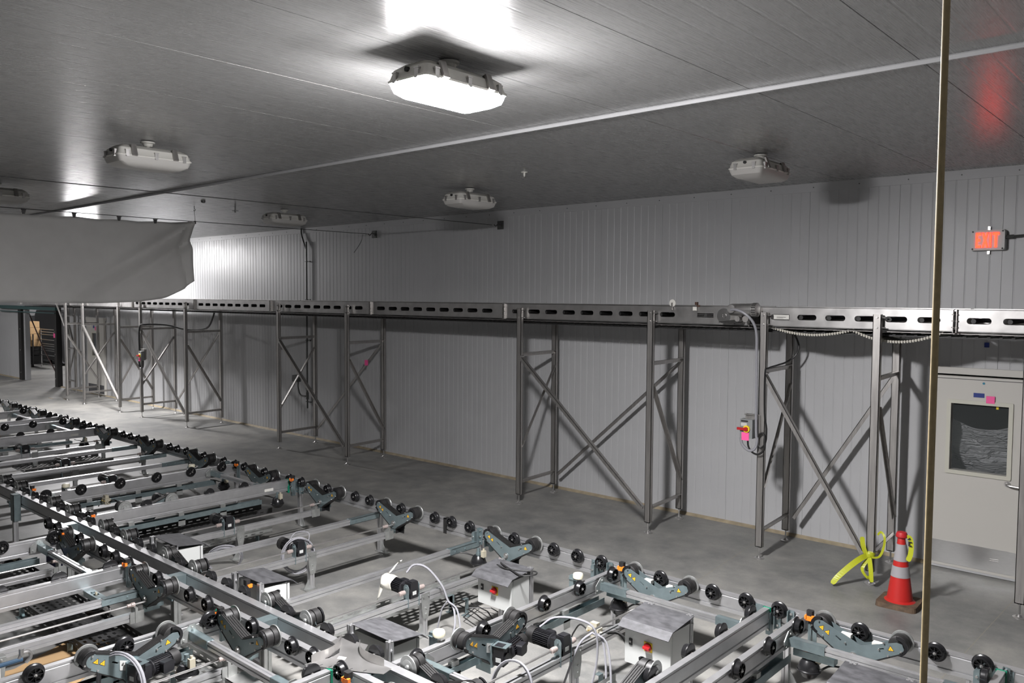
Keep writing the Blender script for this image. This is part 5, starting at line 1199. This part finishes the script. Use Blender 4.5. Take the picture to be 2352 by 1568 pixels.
# ---- assorted floor and left side items
single('cardboard_sheet', MB().prism([(-7.17, 2.60), (-6.72, 2.82), (-6.3, 2.3), (-6.2, 1.9), (-6.9, 1.75), (-6.88, 2.05)], lambda a, b: (a, b, .002), lambda a, b: (a, b, .007)), CARD, 'sheet of tan cardboard lying on the floor at lower left', 'cardboard')
bcv = thing('blue_cover', 'dark blue quarter-round cover beside a zinc bracket at left', 'cover', (-8.45, 2.86, .46))
put('shell', MB().prism([(0, .06), (.0, -.16), (.28, -.16), (.26, -.10), (.18, -.06), (.10, .0), (.04, .06)], lambda a, b: (a, -.05, b), lambda a, b: (a, .0, b)).mesh('shell', BLUEP), bcv)
put('arm', MB().prism([(-.01, .075), (.05, .08), (.16, -.01), (.27, .03), (.29, .0), (.17, -.05), (.03, .05)], lambda a, b: (a, -.055, b), lambda a, b: (a, -.06, b)).mesh('arm', GALVG), bcv)
rp = thing('regulator_plate', 'worn grey plate with paper label at the lower left photo edge', 'plate', (-6.31, 1.74, .26))
put('plate', MB().prism([(-.05, -.12), (.05, -.12), (.075, .11), (-.075, .11)], lambda a, b: (.05, a, b), lambda a, b: (.056, a, b)).box(-.02, .05, -.075, .075, .10, .112).mesh('plate', GALVG), rp)
put('paper_label', MB().box(.056, .058, -.035, .035, -.06, .07).mesh('paper_label', WPL), rp)
put('bolt', MB().cyl((.056, .045, .09), (.066, .045, .09), .007, 6).cyl((.056, -.045, .09), (.066, -.045, .09), .007, 6).cyl((.056, .0, -.10), (.066, .0, -.10), .007, 6).mesh('bolt', STEELB), rp)
jc = thing('pipe_clamp', 'steel clamp on a dark blue rod by the cardboard sheet', 'clamp', (-6.05, 1.85, .40))
put('rod', MB().cyl((.0, -.5, 0), (0, 0, 0), .016, 10).mesh('rod', simple('dark_blue_rod', (.02, .05, .09), .4)), jc)
put('jaw', MB().tube([(0, -.02, .01), (0, .0, .045), (0, .04, .04), (0, .05, .0), (0, .02, -.03)], .012, 8).cyl((0, -.005, .03), (0, -.005, .075), .016, 10).mesh('jaw', STEELB, True), jc)
cup = thing('paper_cup', 'clear cup with red print on the floor under the lower right bellow', 'cup', (-2.14, 5.56, 0))
put('cup_wall', MB().lathe((0, 0, 0), (0, 0, 1), [(0, .030), (.10, .042), (.11, .043), (.11, .040), (.01, .028)], 20).mesh('cup_wall', simple('translucent_cup', (.55, .5, .48), .3), True), cup)
put('red_print', MB().lathe((0, 0, .03), (0, 0, 1), [(0, .0345), (.045, .0395)], 20).mesh('red_print', RED, True), cup)
hood_box(-1.74, -1.36, 4.86, 5.09, .26, .61, -1, 'grey control box whose lid shows at the bottom edge right of the cup')
single('dirty_scraps', MB().box(-24.5, -24.2, 8.3, 8.33, .001, .006).box(-24.0, -23.7, 8.5, 8.53, .001, .006), SEAL, 'thin pale scraps on the floor near the far door', 'scraps')

# small fasteners and fittings that are too tiny to pick apart one by one
for o in bpy.data.objects:
    if o.type == 'MESH' and o.parent and o.name.split('.')[0] in ('bolt', 'screw', 'rivet', 'end_flange', 'bracket', 'warning_label', 'warning_symbol', 'slot', 'print', 'fitting', 'brace_bolt', 'strut', 'chain_guide', 'belt_slider', 'fan_grille', 'pin', 'bracket_plate', 'upright', 'end_sleeve', 'end_bracket', 'foot', 'turn'):
        if o.name.split('.')[0] not in ('turn', 'upright'): o['kind'] = 'stuff'
